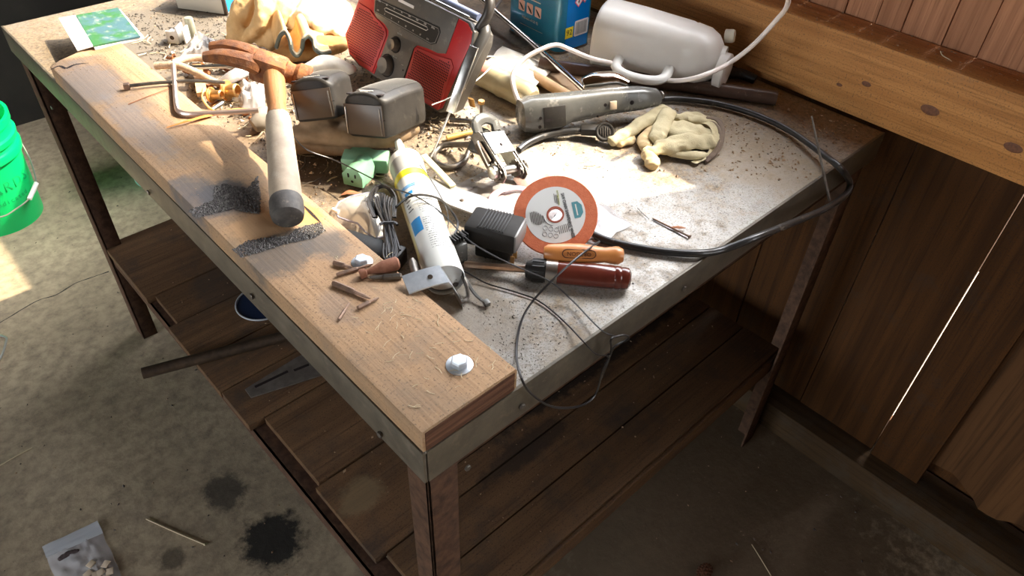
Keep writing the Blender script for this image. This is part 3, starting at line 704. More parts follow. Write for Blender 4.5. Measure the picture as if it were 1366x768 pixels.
# thin wire loops that run over the cartridge and hang over the edge
lw_ = thing('loose_wire', 'thin black twin wire looping over the cartridge and hanging off the bench edge', 'wire', at(700, 450, z=TOP))
w1 = ppt([(388, 178, .055), (410, 200, .06), (450, 215, .04), (500, 240, .045), (520, 250, .066), (555, 262, .066), (590, 285, .05), (625, 320, .05), (665, 344, .045), (700, 360, .035), (735, 376, .03), (765, 402, .008)]) + [at(801, 439, y=-.004), at(822, 449, y=-.018)]
B().tube(w1, .0011, n=6, k=6).done('strand', M_wire, lw_, world=True)
w2 = ppt([(594, 318, .02), (596, 352, .03), (620, 362, .012), (650, 378, .004), (690, 390, .003), (720, 402, .003), (752, 428, .003)]) + [at(778, 455, y=-.003), at(795, 472, y=-.012), at(814, 474, y=-.016)]
B().tube(w2, .0011, n=6, k=6).done('strand', M_wire, lw_, world=True)
w3 = ppt([(800, 322, .035), (775, 340, .05), (745, 366, .045), (712, 400, .02), (695, 430, .004), (689, 470, .003)]) + [at(696, 505, y=-.004), at(712, 528, y=-.012), at(740, 543, y=-.02), (at(775, 541, y=-.022)), at(795, 525, y=-.02), at(804, 495, y=-.018), at(814, 474, y=-.016), at(820, 462, y=-.018), at(838, 452, y=-.02), at(834, 447, y=-.02), at(822, 449, y=-.018), at(815, 453, y=-.018), at(815, 470, y=-.016), at(802, 505, y=-.018)]
B().tube(w3, .0016, n=6, k=6).done('strand', M_wire, lw_, world=True)
w4 = ppt([(528, 276, .045), (545, 263, .064), (565, 260, .064), (590, 268, .05), (610, 295, .03), (605, 315, .028), (594, 322, .02)])
B().tube(w4, .0018, n=6, k=6).done('strand', M_wire, lw_, world=True)
w5 = ppt([(560, 220, .06), (575, 240, .05), (592, 270, .04), (598, 290, .035), (596, 320, .03)])
B().tube(w5, .0008, n=6, k=6).done('strand', M_wire, lw_, world=True)
B().ball(at(812, 474, y=-.016), .0032).done('knot', M_wire, lw_, world=True)

# black zip tie / clamp arm left of the wire
zt = thing('cable_tie', 'black plastic cable tie with square head beside the zinc bracket', 'cable tie', at(640, 400, z=TOP))
B().tube(ppt([(597, 335, .03), (615, 362, .02), (632, 390, .01), (645, 402, .006)]), .0026, n=6, k=4, flat=.5).done('strap', M_grey, zt, world=True)
B().box((0, 0, 0), (.009, .008, .007), frame(at(649, 404, z=TOP + .006), at(640, 392, z=TOP + .008)), .001).done('head', M_grey, zt, world=True)
sh = thing('shackle', 'small dull shackle under the zinc bracket', 'shackle', at(622, 390, z=TOP))
B().tube(ppt([(607, 372, .02), (615, 366, .025), (622, 380, .018), (624, 396, .006), (617, 402, .004), (612, 395, .004)]), .003, n=8, k=4).done('bow', M_dsteel, sh, world=True)
B().ball(at(607, 378, z=TOP + .012), .005).done('pin', M_dsteel, sh, world=True)

# driver bits and bolt by the plank bolt
def hexbit(u0, v0, u1, v1, r, label, cat='driver bit', m=M_rbit, z=PH, tip=True, name='driver_bit', group='driver bits on the edge plank'):
    a = at(u0, v0, z=TOP + z + r * .95); c_ = at(u1, v1, z=TOP + z + r * .95)
    Mx = frame(a, c_); L = (c_ - a).length
    t = thing(name, label, cat, Mx, group)
    B().lathe([(r * .8, 0), (r, L * .04), (r, L * .55), (r * .8, L * .58)], Ry(90), n=6).done('hex_shank', m, t, ang=20)
    B().lathe([(r * .62, L * .57), (r * .62, L * .85), (r * .3, L), (0, L)], Ry(90), n=10).done('tip', m, t, ang=20)
    return t
hexbit(445, 350, 470, 357, .0035, 'short driver bit beside the bolt head, at the upper left of the bits', m=M_rbit)
hexbit(449, 367, 497, 352, .0032, 'driver bit lying against the rusty nozzle, its left end free')
hexbit(444, 377, 494, 398, .0038, 'longest rusty driver bit, lying alone in front of the nozzle')
hexbit(477, 411, 505, 397, .0032, 'short rusty bit at the tip of the longest bit')
hexbit(452, 426, 466, 404, .0022, 'thinnest bit, lying nearest the plank front edge')
hexbit(536, 368, 493, 370, .0042, 'bright nut-driver bit against the zinc bracket', m=M_dsteel)
a = at(480, 366, z=TP + .006); c_ = at(532, 350, z=TP + .009)
nz = thing('rusty_nozzle', 'rust-brown stepped nozzle lying across the driver bits', 'nozzle', frame(a, c_))
L = (c_ - a).length
B().lathe([(.006, 0), (.0065, .001), (.0062, .008), (.0035, .009), (.004, .014), (.008, L * .55), (.0088, L * .6), (.009, L * .95), (.0065, L)], Ry(90), n=18).done('body', mat('rust_brown_metal', (.30, .13, .08), (.22, .09, .05), rough=.6, metal=.3, scale=120, bump=.2), nz)
b = B().lathe([(.0055, 0), (.0055, .03), (.0042, .034), (.0042, .036)], frame(at(556, 372, z=TP + .004), at(551, 352, z=TP + .006)) @ Ry(90), n=10)
dk = b.done('socket_adapter', M_dsteel); tag(dk, 'small dark socket adapter touching the cartridge end', 'socket')

# clear lens piece left of the wire
def disc_sheet(): pass
ln = thing('safety_lens', 'scratched clear curved lens lying beside the edge plank', 'lens', at(470, 290, z=TOP))
outl = [(446, 281), (452, 270), (468, 262), (492, 257), (512, 258), (520, 275), (518, 300), (512, 315), (500, 318), (487, 309), (477, 298), (466, 295), (452, 290)]
P_ = [at(u, v, z=TOP + .012) for u, v in outl]; cen = sum(P_, Vector()) / len(P_)
b = B(); ns = 6; rings = []
for k in range(ns + 1):
    t = k / ns; rings.append([b.bm.verts.new(cen.lerp(p, max(t, .001)) + Vector((0, 0, .018 * (1 - t * t)))) for p in P_])
for k in range(ns):
    for j in range(len(P_)): b.bm.faces.new((rings[k][j], rings[k][(j + 1) % len(P_)], rings[k + 1][(j + 1) % len(P_)], rings[k + 1][j]))
b.done('lens', M_lens, ln, world=True, ang=80)
B().tube(P_, .0016, n=6, closed=True).done('rim', mat('lens_rim', (.32, .33, .45), rough=.2, alpha=.8), ln, world=True)
B().tube([at(452, 283, z=TOP + .016), at(444, 279, z=TOP + .016)], .003, n=8).done('hinge_pin', M_white, ln, world=True)

# grinding disc leaning on the handle
Dc = at(741, 287, z=TOP + .048)
nd = (CAM - Dc).normalized()
nd = (nd + Vector((.0, .12, .50))).normalized()
dx = Vector((0, 0, 1)).cross(nd).normalized(); dyv = nd.cross(dx)
Md = axes(Dc, dx, dyv, nd)
gd = thing('grinding_disc', 'orange abrasive grinding disc with grey paper label propped behind the orange handle', 'grinding disc', Md)
RD = .0600
ringp = [(.0105, -.0022), (RD - .001, -.0022), (RD, -.0012), (RD, .0012), (RD - .001, .0022), (.0105, .0022), (.0105, -.0022)]
B().lathe(ringp, n=64, caps=False).done('abrasive_wheel', M_disc, gd)
B().lathe([(.0125, .0024), (.0425, .0024), (.0425, .0021)], n=56, caps=False).done('paper_label', M_label, gd)
B().lathe([(.0098, -.0024), (.0125, -.0024), (.0125, .0028), (.0098, .0028), (.0098, -.0024)], n=36, caps=False).done('bore_ring', mat('bore_brown', (.30, .07, .04), rough=.6), gd)
lz = .0026
# teal badge, upper right; lettering runs towards it, turned about 60 degrees
Mb = Tm(.0290, .0125, lz) @ Rz(-68) @ Matrix.Diagonal((.95, .85, 1, 1))
B().prism([(-.013, -.007), (.013, -.007), (.013, .003), (.006, .009), (-.006, .009), (-.013, .003)], 0, .0001, Mb).done('teal_badge', M_tealink, gd, flat=True)
B().b2((-.009, -.002, .0001), (.009, .0, .0003), 0, Mb).done('badge_line', M_print, gd, flat=True)
text('SAW CHAIN SHARPENING WHEEL', .0068, M_ink, gd, Tm(.0175, .002, lz) @ Rz(-66) @ Matrix.Diagonal((.66, 1, 1, 1)), ext=.0003)
text('ATTENTION', .0040, mat('olive_ink', (.40, .42, .08), rough=.6), gd, Tm(-.001, .026, lz) @ Rz(-72))
b = B(); random.seed(9)
for k in range(9):
    Mq = Tm(-.0335 + k * .0024, -.010 - abs(k - 4) * .0, lz) @ Rz(-70)
    ln_ = .007 + .0035 * math.sin(k * .5)
    b.b2((-ln_, 0, 0), (ln_, .0009, .0001), 0, Mq)
for k in range(6):
    Mq = Tm(.009 + k * .0025, -.022 + k * .0012, lz) @ Rz(-68); b.b2((-.006, 0, 0), (.006, .0008, .0001), 0, Mq)
for k in range(3):
    Mq = Tm(-.006 + k * .0028, .024 - .001 * k, lz) @ Rz(-70); b.b2((-.007, 0, 0), (.007, .0008, .0001), 0, Mq)
b.done('print_lines', M_ink, gd, flat=True)
b = B()
for i in range(3):
    for j in range(2):
        b.ring(Vector((-.010 + i * .008 + j * .001, -.022 - j * .009, lz)), (0, 0, 1), .0032, .0004, n=12, k=4)
b.ring(Vector((0, 0, lz)), (0, 0, 1), .0165, .0006, n=12, k=4, arc=1.3, a0=2.6)
b.done('print_symbols', M_gink, gd)

# bag with printed insert below the disc
def px_sheet(name, corners, h, m, label, cat, nu=26, nv=20, th=.0006, sc=30, seed=1, hs=None, edge=0, fn=None):
    q = [at(u, v, z=TOP + (hs[i] if hs else .002)) for i, (u, v) in enumerate(corners)]
    b = B().sheet(q, nu, nv, h, th, sc, edge, seed, fn)
    cz = sum(q, Vector()) / 4
    o = b.done(name, m, M=Matrix.Translation(cz)); 
    if label: tag(o, label, cat)
    return o
RG = B()
for (u, v, r_) in ((688, 268, .036),):
    cc = at(u, v, z=TOP + .013); RG.ring(cc, (0, 0, 1), r_, .006, n=30, k=6)
o_ = RG.done('printed_ring', M_pink, M=Matrix.Translation(cc)); o_.scale = (1, 1, .25); tag(o_, 'pink printed ring on the card under the crumpled clear bag', 'printed ring')
ins = px_sheet('printed_insert', [(655, 262), (705, 300), (790, 300), (735, 238)], .003, M_paper, 'white printed card inside the clear bag under the disc', 'card', seed=4, hs=[.003] * 4)
px_sheet('clear_bag', [(590, 258), (790, 325), (845, 300), (712, 196)], .010, M_bag2, 'crumpled clear plastic bag lying under the orange grinding disc', 'plastic bag', 44, 34, seed=2, sc=38)
px_sheet('zip_bag', [(715, 320), (815, 318), (832, 296), (770, 252)], .008, M_bag, 'flat clear zip bag sticking out to the right of the grinding disc', 'plastic bag', 30, 24, seed=8, sc=45, hs=[.012, .004, .004, .012])

# steel scraper blade and pale strip near the ratchet
fb = thing('flat_steel_bar', 'grey flat steel bar with a rivet hole, behind the black adapter', 'steel bar', at(640, 265, z=TOP))
P_ = [at(u, v, z=TOP + .017) for u, v in ((570, 236), (600, 250), (640, 262), (700, 292), (690, 312), (640, 290), (600, 275), (575, 262))]
b = B(); lo = [b.bm.verts.new(p) for p in P_]; hi = [b.bm.verts.new(p + Vector((0, 0, .003))) for p in P_]
b.bm.faces.new(hi); b.bm.faces.new(lo[::-1])
for i in range(8): b.bm.faces.new((lo[i], lo[(i + 1) % 8], hi[(i + 1) % 8], hi[i]))
b.done('bar', mat('matt_grey_steel', (.36, .35, .34), (.29, .28, .27), rough=.45, metal=.5, scale=40), fb, world=True)
B().lathe([(0, .004), (.0025, .0038), (.0033, .003)], Matrix.Translation(at(616, 269, z=TOP + .0175)), n=14).done('rivet', M_pipe, fb, world=True)
ps_ = thing('pale_channel', 'narrow pale yellow plastic channel leaning beside the white cartridge', 'plastic strip', at(590, 240, z=TOP))
B().box((.04, 0, 0), (.085, .010, .004), frame(at(566, 208, z=TOP + .035), at(612, 256, z=TOP + .02)), .001).done('strip', mat('pale_yellow_plastic', (.66, .62, .38), rough=.5), ps_, world=True)

# ratchet strap tightener with ring hook
rc = thing('ratchet_buckle', 'chrome ratchet strap buckle with round hook, standing on the clear bag', 'ratchet', at(660, 215, z=TOP))
a = at(652, 183, z=TOP + .056); c_ = at(682, 232, z=TOP + .024)
Mr = frame(a, c_, Vector((.25, .15, 1))); L = (c_ - a).length
pl2 = [(-.012, -.010), (.01, -.014), (L * .6, -.017), (L, -.014), (L + .012, -.004), (L + .011, .008), (L, .013), (L * .5, .012), (.0, .012), (-.014, .006)]
for s_ in (-1, 1):
    B().prism(pl2, s_ * .023 - .001, s_ * .023 + .001, Mr @ axes((0, 0, 0), (1, 0, 0), (0, 0, 1), (0, -1, 0))).done('side_plate', M_dsteel, rc, world=True)
    B().prism([(p[0] * .90 + .004, p[1] * .9) for p in pl2], s_ * .0185 - .0008, s_ * .0185 + .0008, Mr @ axes((0, 0, 0), (1, 0, 0), (0, 0, 1), (0, -1, 0))).done('inner_plate', M_steel, rc, world=True)
b = B(); b.box((L * .30, 0, .0135), (L * .52, .044, .002), None, .0006).box((L * .04, 0, .009), (.002, .044, .012), Ry(0)); b.bm.transform(Mr); tp_ = b.done('top_plate', M_zinc, rc, world=True)
b = B().lathe([(0, 0), (.0032, 0)], Tm(L * .36, 0, .0147), n=16); b.bm.transform(Mr); b.done('plate_hole', M_hole, rc, world=True)
b = B(); b.lathe([(0, -.036), (.0095, -.036), (.0105, -.034), (.0105, -.027), (.0075, -.026), (.0075, .025), (.0105, .026), (.0105, .035), (.009, .036), (0, .036)], Tm(L * .88, 0, -.001) @ Rx(90), n=24); b.bm.transform(Mr); b.done('spindle', M_steel, rc, world=True)
for s_ in (-.0275, -.0205, .0155, .0205, .0275):
    pts2 = [((.0155 if k % 2 else .0125) * math.cos(k * math.pi / 12), (.0155 if k % 2 else .0125) * math.sin(k * math.pi / 12)) for k in range(24)]
    B().prism(pts2, -.0009, .0009, Mr @ Tm(L * .88, s_, -.001) @ Rx(90)).done('cog_wheel', M_dsteel, rc, world=True, flat=True)
b = B(); b.lathe([(0, -.02), (.0055, -.02), (.0055, .02), (0, .02)], Tm(L * .05, 0, .010) @ Rx(90), n=16); b.bm.transform(Mr); b.done('upper_roller', M_steel, rc, world=True)
b = B(); b.tube([(-.008, -.020, .004), (-.022, -.018, .010), (-.028, 0, .013), (-.022, .018, .010), (-.008, .020, .004)], .0095, n=10, k=5, flat=.6); b.bm.transform(Mr); b.done('release_lever', M_grey, rc, world=True)
b = B().box((0, 0, 0), (.044, .026, .020), frame(at(640, 188, z=TOP + .042), at(630, 212, z=TOP + .020)), .006).done('plastic_grip', M_grey, rc, world=True)
B().tube([Mr @ Vector((L * t_, -.030, .004 - .01 * t_)) for t_ in (.1, .3, .5, .7)], .0022, n=6).done('pawl_spring', M_steel, rc, world=True)
B().box((0, 0, 0), (L * .55, .006, .014), Mr @ Tm(L * .38, -.028, -.002), .002).done('pawl_bar', M_pipe, rc, world=True)
hk = [(632, 193, .035), (612, 193, .018), (592, 194, .010), (580, 203, .006), (580, 214, .006), (592, 222, .006), (608, 222, .006), (620, 214, .006), (625, 203, .008), (628, 196, .014)]
B().tube(ppt(hk), .0050, n=10, k=5).done('ring_hook', M_dsteel, rc, world=True)
st_ = B().tube(ppt([(690, 236, .014), (700, 248, .008), (716, 262, .004), (726, 274, .003)]), .009, n=8, k=4, flat=.25); o = st_.done('strap', mat('brown_webbing', (.22, .15, .12), rough=.9, scale=300, c2=(.30, .2, .17)), rc, world=True)

# green outlet block
P0 = at(470, 249, z=TOP + .004)
gp = thing('outlet_block', 'dusty green three-way outlet plug lying left of the white cartridge', 'outlet', P0)
fA = at(447, 232, z=TOP + .006); fB = at(487, 250, z=TOP + .006)
Mg = frame(at(459, 246, z=TOP + .004), at(484, 252, z=TOP + .004))
b = B().prism([(-.001, 0), (.033, 0), (.034, .018), (.028, .030), (.018, .034), (.007, .031), (-.002, .020)], -.046, 0, axes((0, 0, 0), (1, 0, 0), (0, 0, 1), (0, -1, 0)) @ I4, .002)
b.bm.transform(Mg); b.done('socket_block', M_green, gp, world=True)
b = B().box((.028, .048, .014), (.075, .034, .026), Rz(18), .004).box((-.014, .060, .014), (.040, .036, .024), Rz(-12), .004); b.bm.transform(Mg); b.done('body', M_green, gp, world=True)
b = B().box((.010, -.0006, .020), (.0022, .001, .007)).box((.022, -.0006, .020), (.0022, .001, .006)).lathe([(0, 0), (.0024, 0)], axes((.016, -.0009, .010), (1, 0, 0), (0, 0, 1), (0, -1, 0)), n=12); b.bm.transform(Mg); b.done('slots', M_hole, gp, world=True)

# two black boxes with mesh tops (speakers)
def speaker(c0, X, D, Dn, w_, d_, h_, label, grp):
    # local: x = width, y = depth, z = up
    x = Vector(X).normalized(); y = Vector(D).normalized(); y = (y - x * x.dot(y)).normalized(); z = -Vector(Dn)
    z = x.cross(y) if x.cross(y).dot(z) > 0 else -x.cross(y)
    Mx = axes(Vector(c0) - z * h_, x, y, z)
    t = thing('radio_speaker', label, 'speaker', Mx, grp)
    b = B(); nx_, ny_ = 12, 12; prof_ = []
    arch = .010
    # body: rounded block, the top arched
    q = bmesh.ops.create_cube(b.bm, size=1)
    for v in q['verts']: v.co = Vector((v.co.x * w_ + w_ / 2, v.co.y * d_ + d_ / 2, v.co.z * h_ + h_ / 2))
    bmesh.ops.subdivide_edges(b.bm, edges=b.bm.edges[:], cuts=9, use_grid_fill=True)
    for v in b.bm.verts:
        a = (v.co.x / w_ - .5) * 2; d = (v.co.y / d_ - .5) * 2; k = v.co.z / h_
        # rounded vertical edges
        r = .10
        v.co.z += arch * (1 - abs(a) ** 2.2) * k * k + .003 * (1 - d * d) * k - arch * .6 * k * (abs(a) ** 6) * .5
        v.co.x += -math.copysign(1, a) * w_ * .05 * (abs(a)) * (abs(d) ** 8); v.co.y += -math.copysign(1, d) * d_ * .04 * (abs(d)) * (abs(a) ** 8)
        if k < .3: v.co.x = w_ / 2 + (v.co.x - w_ / 2) * (.95 + .05 * k / .3)
    body = b.done('case', M_blackd, t, ang=50)
    bv = body.modifiers.new('bev', 'BEVEL'); bv.width = .004; bv.segments = 3; bv.limit_method = 'ANGLE'; bv.angle_limit = R_(50)
    # mesh grille on top
    b = B(); gx, gy = 30, 40
    for i in range(gx):
        for j in range(gy):
            a = (.14 + .72 * (i + .5) / gx); d = (.20 + .72 * (j + .5) / gy)
            zz = h_ + arch * (1 - abs(2 * a - 1) ** 2.2) + .003 * (1 - (2 * d - 1) ** 2) + .0008
            s = .0007
            b.bm.faces.new([b.bm.verts.new((a * w_ + p, d * d_ + q_, zz)) for p, q_ in ((-s, -s), (s, -s), (s, s), (-s, s))])
    b.done('grille', mat('grille_speckle', (.17, .16, .14), rough=.7) if 'grille_speckle' not in bpy.data.materials else bpy.data.materials['grille_speckle'], t, flat=True)['kind'] = 'stuff'
    # recesses, seam, sliding rails on the front
    B().box((w_ * .16, .010, h_ + .0065), (.010, .010, .002), None, .0008).done('recess', M_hole, t)
    B().box((w_ * .84, .010, h_ + .0065), (.010, .010, .002), None, .0008).done('recess', M_hole, t)
    B().b2((.0005, -.0007, h_ * .50), (w_ - .0005, .0, h_ * .515)).b2((-.0007, 0.004, h_ * .50), (0.0002, d_ - .004, h_ * .515)).done('seam', M_hole, t)
    B().b2((w_ * .06, -.0016, h_ * .08), (w_ * .94, -.0004, h_ * .88), .0008).done('front_panel', mat('brown_black_panel', (.085, .062, .047), rough=.4) if 'brown_black_panel' not in bpy.data.materials else bpy.data.materials['brown_black_panel'], t)
    for q_ in (.09, .88): B().b2((w_ * q_, -.0035, h_ * .10), (w_ * q_ + .0016, -.0012, h_ * .80), .0004).done('guide_rail', M_steel if q_ < .5 else M_dsteel, t)
    text('SPEAKER', .0052, M_print, t, Tm(w_ * .52, .016, h_ + .0118) @ Rx(0) @ Rz(180) @ Rz(180), ext=.0006) if False else None
    b = B()
    for k in range(9): b.b2((w_ * .34 + k * .003, .012, h_ + .0108), (w_ * .34 + k * .003 + .0022, .0138, h_ + .0118))
    for k in range(5): b.b2((w_ * .40 + k * .003, .008, h_ + .0100), (w_ * .40 + k * .003 + .0022, .0096, h_ + .0110))
    b.done('print_marks', M_print, t, flat=True)
    return t
# local x must run to the viewer's right along the front edge
def sp(c0, X, D, Dn, w_, d_, h_, label, grp):
    # c0 is the right front corner; X runs left from it
    c1 = Vector(c0) + Vector(X).normalized() * w_
    speaker(c1, -Vector(X), D, Dn, w_, d_, h_, label, grp)
sp(at(512, 135, z=TOP + .128), (-.381, .907, -.181), (.915, .342, -.214), (-.132, -.247, -.96), .081, .124, .0595, 'dusty black box speaker with a speckled mesh top, nearer the white cartridge', 'two black box speakers')
sp(at(442, 110, z=TOP + .138), (-.67, .72, -.18), (.72, .576, -.30), (-.168, -.388, -.906), .073, .102, .0555, 'dusty black box speaker partly behind the other, next to the hammer shaft', 'two black box speakers')
# folded leather pad and glove that carry the speakers
def px_glove(name, label, parts, mt, vox=.003, strength=.005, size=.02, cat='glove', seed=0, flat=.7, smooth=4):
    """parts: lists of (u, v, h, r)"""
    b = B(); pos = []
    for pl in parts:
        pts = [at(u, v, z=TOP + h) for u, v, h, r in pl]; rr = [r for u, v, h, r in pl]
        b.tube(pts, rr, n=14, k=4, flat=flat); pos += pts
        for p, r in ((pts[0], rr[0]), (pts[-1], rr[-1])): b.ball(p, (r * .98, r * .98, r * flat * .95), sub=2)
    o = b.done(name, mt, M=Matrix.Translation(sum(pos, Vector()) / len(pos)))
    blobby(o, vox, strength, size, smooth); return tag(o, label, cat)
px_glove('leather_pad', 'folded brown leather glove squashed under the two black speakers', [[(402, 178, .04, .020), (440, 176, .045, .026), (480, 180, .04, .026), (520, 180, .04, .024), (548, 172, .04, .016)], [(415, 160, .06, .02), (470, 150, .06, .03), (520, 140, .055, .026), (550, 145, .05, .018)], [(430, 176, .03, .018), (470, 178, .032, .02), (510, 182, .034, .02)], [(395, 195, .012, .014), (430, 196, .014, .016), (470, 200, .012, .014)]], mat('brown_leather', (.27, .18, .10), (.18, .12, .065), rough=.8, scale=30, bump=.3), flat=.8)

# ------------------------------------------------------------------ radio
A = at(590, 140, z=TOP + .037)
lxv = Vector((0, -1, 0)); lzv = Vector((math.cos(R_(70)), 0, math.sin(R_(70)))); lyv = lzv.cross(lxv)
Mrd = axes(A + Vector((0, .2, 0)), lxv, lyv, lzv)
rd = thing('radio', 'red and grey portable radio with speaker grilles leaning behind the black speakers', 'radio', Mrd)
XZ = axes((0, 0, 0), (1, 0, 0), (0, 0, 1), (0, -1, 0))
out = [(-.112, .022), (-.088, -.010), (-.05, -.018), (.005, -.020), (.195, -.016), (.207, -.006), (.235, .120), (.232, .138), (.215, .149), (-.06, .152), (-.078, .140)]
B().prism([(p[0] * .985 + .001, p[1] * .985) for p in out], -.052, -.002, XZ, .006).done('back_shell', M_ggrey, rd)
B().prism(out, -.012, .0, XZ, .003).done('front_shell', M_ggrey, rd)
B().prism([(-.107, .026), (-.084, -.004), (-.05, -.0155), (.001, -.0165), (.020, .062), (.018, .072), (.004, .079), (-.022, .082), (-.036, .090), (-.048, .148), (-.074, .146)], 0, .0012, XZ, .0005).done('red_panel', M_red, rd)
B().prism([(.097, .066), (.088, -.0135), (.192, -.0125), (.203, -.004), (.231, .120), (.228, .136), (.213, .146), (.190, .147), (.186, .128), (.180, .084), (.13, .077), (.104, .074)], 0, .0012, XZ, .0005).done('red_panel', M_red, rd)
gface = [(-.048, .150), (-.034, .090), (-.022, .082), (.004, .080), (.020, .072), (.022, .064), (.006, -.006), (.012, -.014), (.085, -.013), (.096, .066), (.104, .074), (.130, .077), (.16, .078), (.180, .084), (.187, .128), (.19, .150)]
B().prism(gface, 0, .0025, XZ, .0008).done('face_panel', M_ggrey, rd)
def grille(poly, name):
    g = B().prism(poly, 0, .003, XZ, .001).done(name, M_grille, rd)
    b = B(); xs = [p[0] for p in poly]; zs = [p[1] for p in poly]
    def inside(x, z):
        c_ = False; n = len(poly)
        for i in range(n):
            x1, z1 = poly[i]; x2, z2 = poly[(i + 1) % n]
            if (z1 > z) != (z2 > z) and x < (x2 - x1) * (z - z1) / (z2 - z1) + x1: c_ = not c_
        return c_
    s = .00125; x = min(xs)
    while x < max(xs):
        z = min(zs)
        while z < max(zs):
            if all(inside(x + dx_, z + dz_) for dx_, dz_ in ((-.005, 0), (.005, 0), (0, .005), (0, -.005))):
                b.bm.faces.new([b.bm.verts.new((x + p, -.0034, z + q)) for p, q in ((-s, -s), (s, -s), (s, s), (-s, s))])
            z += .0044
        x += .0044
    o = b.done('grille_holes', M_hole, g, flat=True); o['kind'] = 'stuff'
grille([(-.108, .024), (-.084, -.006), (-.05, -.013), (-.004, -.014), (.015, .062), (.010, .072), (-.01, .078), (-.03, .082), (-.045, .09), (-.083, .092)], 'left_grille')
grille([(.100, .064), (.106, .070), (.134, .072), (.165, .073), (.196, .080), (.206, .070), (.196, -.010), (.092, -.010)], 'right_grille')
B().prism([(-.035, .108), (-.030, .090), (.140, .086), (.152, .092), (.156, .113), (.150, .120), (-.03, .116)], .0025, .0032, XZ).done('dial_panel', M_dgrey, rd, flat=True)
b = B(); b.tube([Vector((x, -.0036, z)) for x, z in [(.0, .1075), (.12, .1105), (.124, .1075), (.12, .1045), (.0, .1015), (-.004, .1045)]], .0007, n=5, closed=True)
b.tube([Vector((x, -.0034, z)) for x, z in [(-.032, .092), (.138, .088), (.149, .093), (.153, .111), (.148, .117), (-.03, .113)]], .0003, n=4, closed=True)
b.done('dial_outline', M_print, rd)
for k, s in enumerate(('FM', '88', '92', '96', '100', '104', '108', 'MHz')):
    text(s, .0048, M_print, rd, axes((-.022 + k * .0225, -.0034, .1125 + .0002 * k), (1, 0, 0), (0, 0, 1), (0, -1, 0)))
for k, s in enumerate(('AM', '5', '6', '8', '10', '14', '17', 'kHz')):
    text(s, .0042, M_print, rd, axes((-.022 + k * .0215, -.0034, .0965 - .0006 * k), (1, 0, 0), (0, 0, 1), (0, -1, 0)))
text('TUNING', .0035, M_print, rd, axes((.052, -.0028, .076), (1, 0, 0), (0, 0, 1), (0, -1, 0)))
text('VOLUME', .0035, M_print, rd, axes((.052, -.0028, .034), (1, 0, 0), (0, 0, 1), (0, -1, 0)))
text('MAX', .003, M_print, rd, axes((.077, -.0028, .028), (1, 0, 0), (0, 0, 1), (0, -1, 0)))
for (x, z, r) in ((.047, .055, .0125), (.035, .012, .018)):
    k_ = B().lathe([(r, 0), (r, .004), (r * .86, .010), (r * .8, .012), (0, .0105)], axes((x, -.0025, z), (1, 0, 0), (0, 0, 1), (0, -1, 0)), n=30).done('knob', mat('knob_grey', (.17, .155, .135), rough=.35, metal=.2) if 'knob_grey' not in bpy.data.materials else bpy.data.materials['knob_grey'], rd)
    B().ring((x, -.0028, z), (0, 1, 0), r * 1.12, .0011, n=28, k=6).done('knob_ring', M_hole, k_)
B().lathe([(0, .0), (.0018, 0)], axes((.082, -.0028, .020), (1, 0, 0), (0, 0, 1), (0, -1, 0)), n=12).done('led_window', M_hole, rd)
# top: carrying handle, pen-like antenna
B().tube([Vector(p) for p in ((.222, .018, .140), (.232, .020, .170), (.224, .022, .192), (.195, .022, .202), (.0, .022, .21), (-.05, .02, .17), (-.052, .018, .145))], .0095, n=12, k=6, flat=.8).done('carry_handle', mat('dark_handle_grey', (.05, .043, .037), rough=.4), rd)
B().tube([(.02, .030, .158), (.13, .030, .157), (.205, .030, .156)], .0068, n=12).done('pen_shaped_antenna_base', mat('blue_grey_plastic', (.16, .19, .30), rough=.4), rd)
B().tube([(-.05, .012, .154), (.10, .012, .154), (.20, .012, .153)], .0022, n=8).done('antenna', M_steel, rd)
B().tube([(.224, .006, .04), (.236, .008, .10), (.236, .020, .135), (.226, .026, .146)], .010, n=12, k=4).done('side_cap', mat('silver_grey_plastic', (.09, .086, .08), rough=.3, metal=.2), rd)
text('RADIO', .010, M_print, rd, axes((.06, -.0028, .132), (1, 0, 0), (0, 0, 1), (0, -1, 0)))  if False else B().b2((.03, -.0036, .128), (.075, -.0024, .133)).done('pale_badge', M_paper, rd)

# silver arm leaning beside the radio, thin rod continuing down
a = at(632, 62, z=TOP + .175); c_ = at(600, 150, z=TOP + .075)
ar = thing('metal_strut', 'bent silver metal strut leaning on the right side of the red radio', 'strut', a)
L = (c_ - a).length; Ma = frame(a, c_, Vector((-.5, -.5, .6)))
b = B().box((L / 2, 0, 0), (L, .013, .002), None, .0005).box((L / 2, .0065, -.004), (L, .0012, .008)); b.bm.transform(Ma); b.done('channel', M_steel, ar, world=True)
B().tube([c_, at(574, 212, z=TOP + .006)], [.0020, .0014], n=8).done('rod', M_white, ar, world=True)
cd_ = B().tube(ppt([(576, 140, .055), (600, 130, .06), (632, 110, .06), (655, 90, .055), (664, 80, .05), (655, 75, .05), (635, 80, .05)]), .0011, n=6, k=6).done('string', M_white, M=Matrix.Translation(at(620, 115, z=TOP))); tag(cd_, 'thin white cord curving from behind the right speaker to the strut', 'cord')

# white bottle cap thing and red packet behind the radio
pk = thing('white_tub', 'white plastic tub with red label behind the radio handle', 'tub', at(595, 20, z=TOP))
Mx = frame(at(560, 20, z=TOP + .04), at(640, 26, z=TOP + .04))
b = B().lathe([(0, 0), (.036, .001), (.038, .006), (.038, .075), (.034, .08), (0, .081)], Ry(90), n=30); b.bm.transform(Mx); b.done('tub', M_white, pk, world=True)
b = B().lathe([(.0385, .058), (.0385, .070)], Ry(90), n=30, caps=False); b.bm.transform(Mx); b.done('red_label', M_redink, pk, world=True)

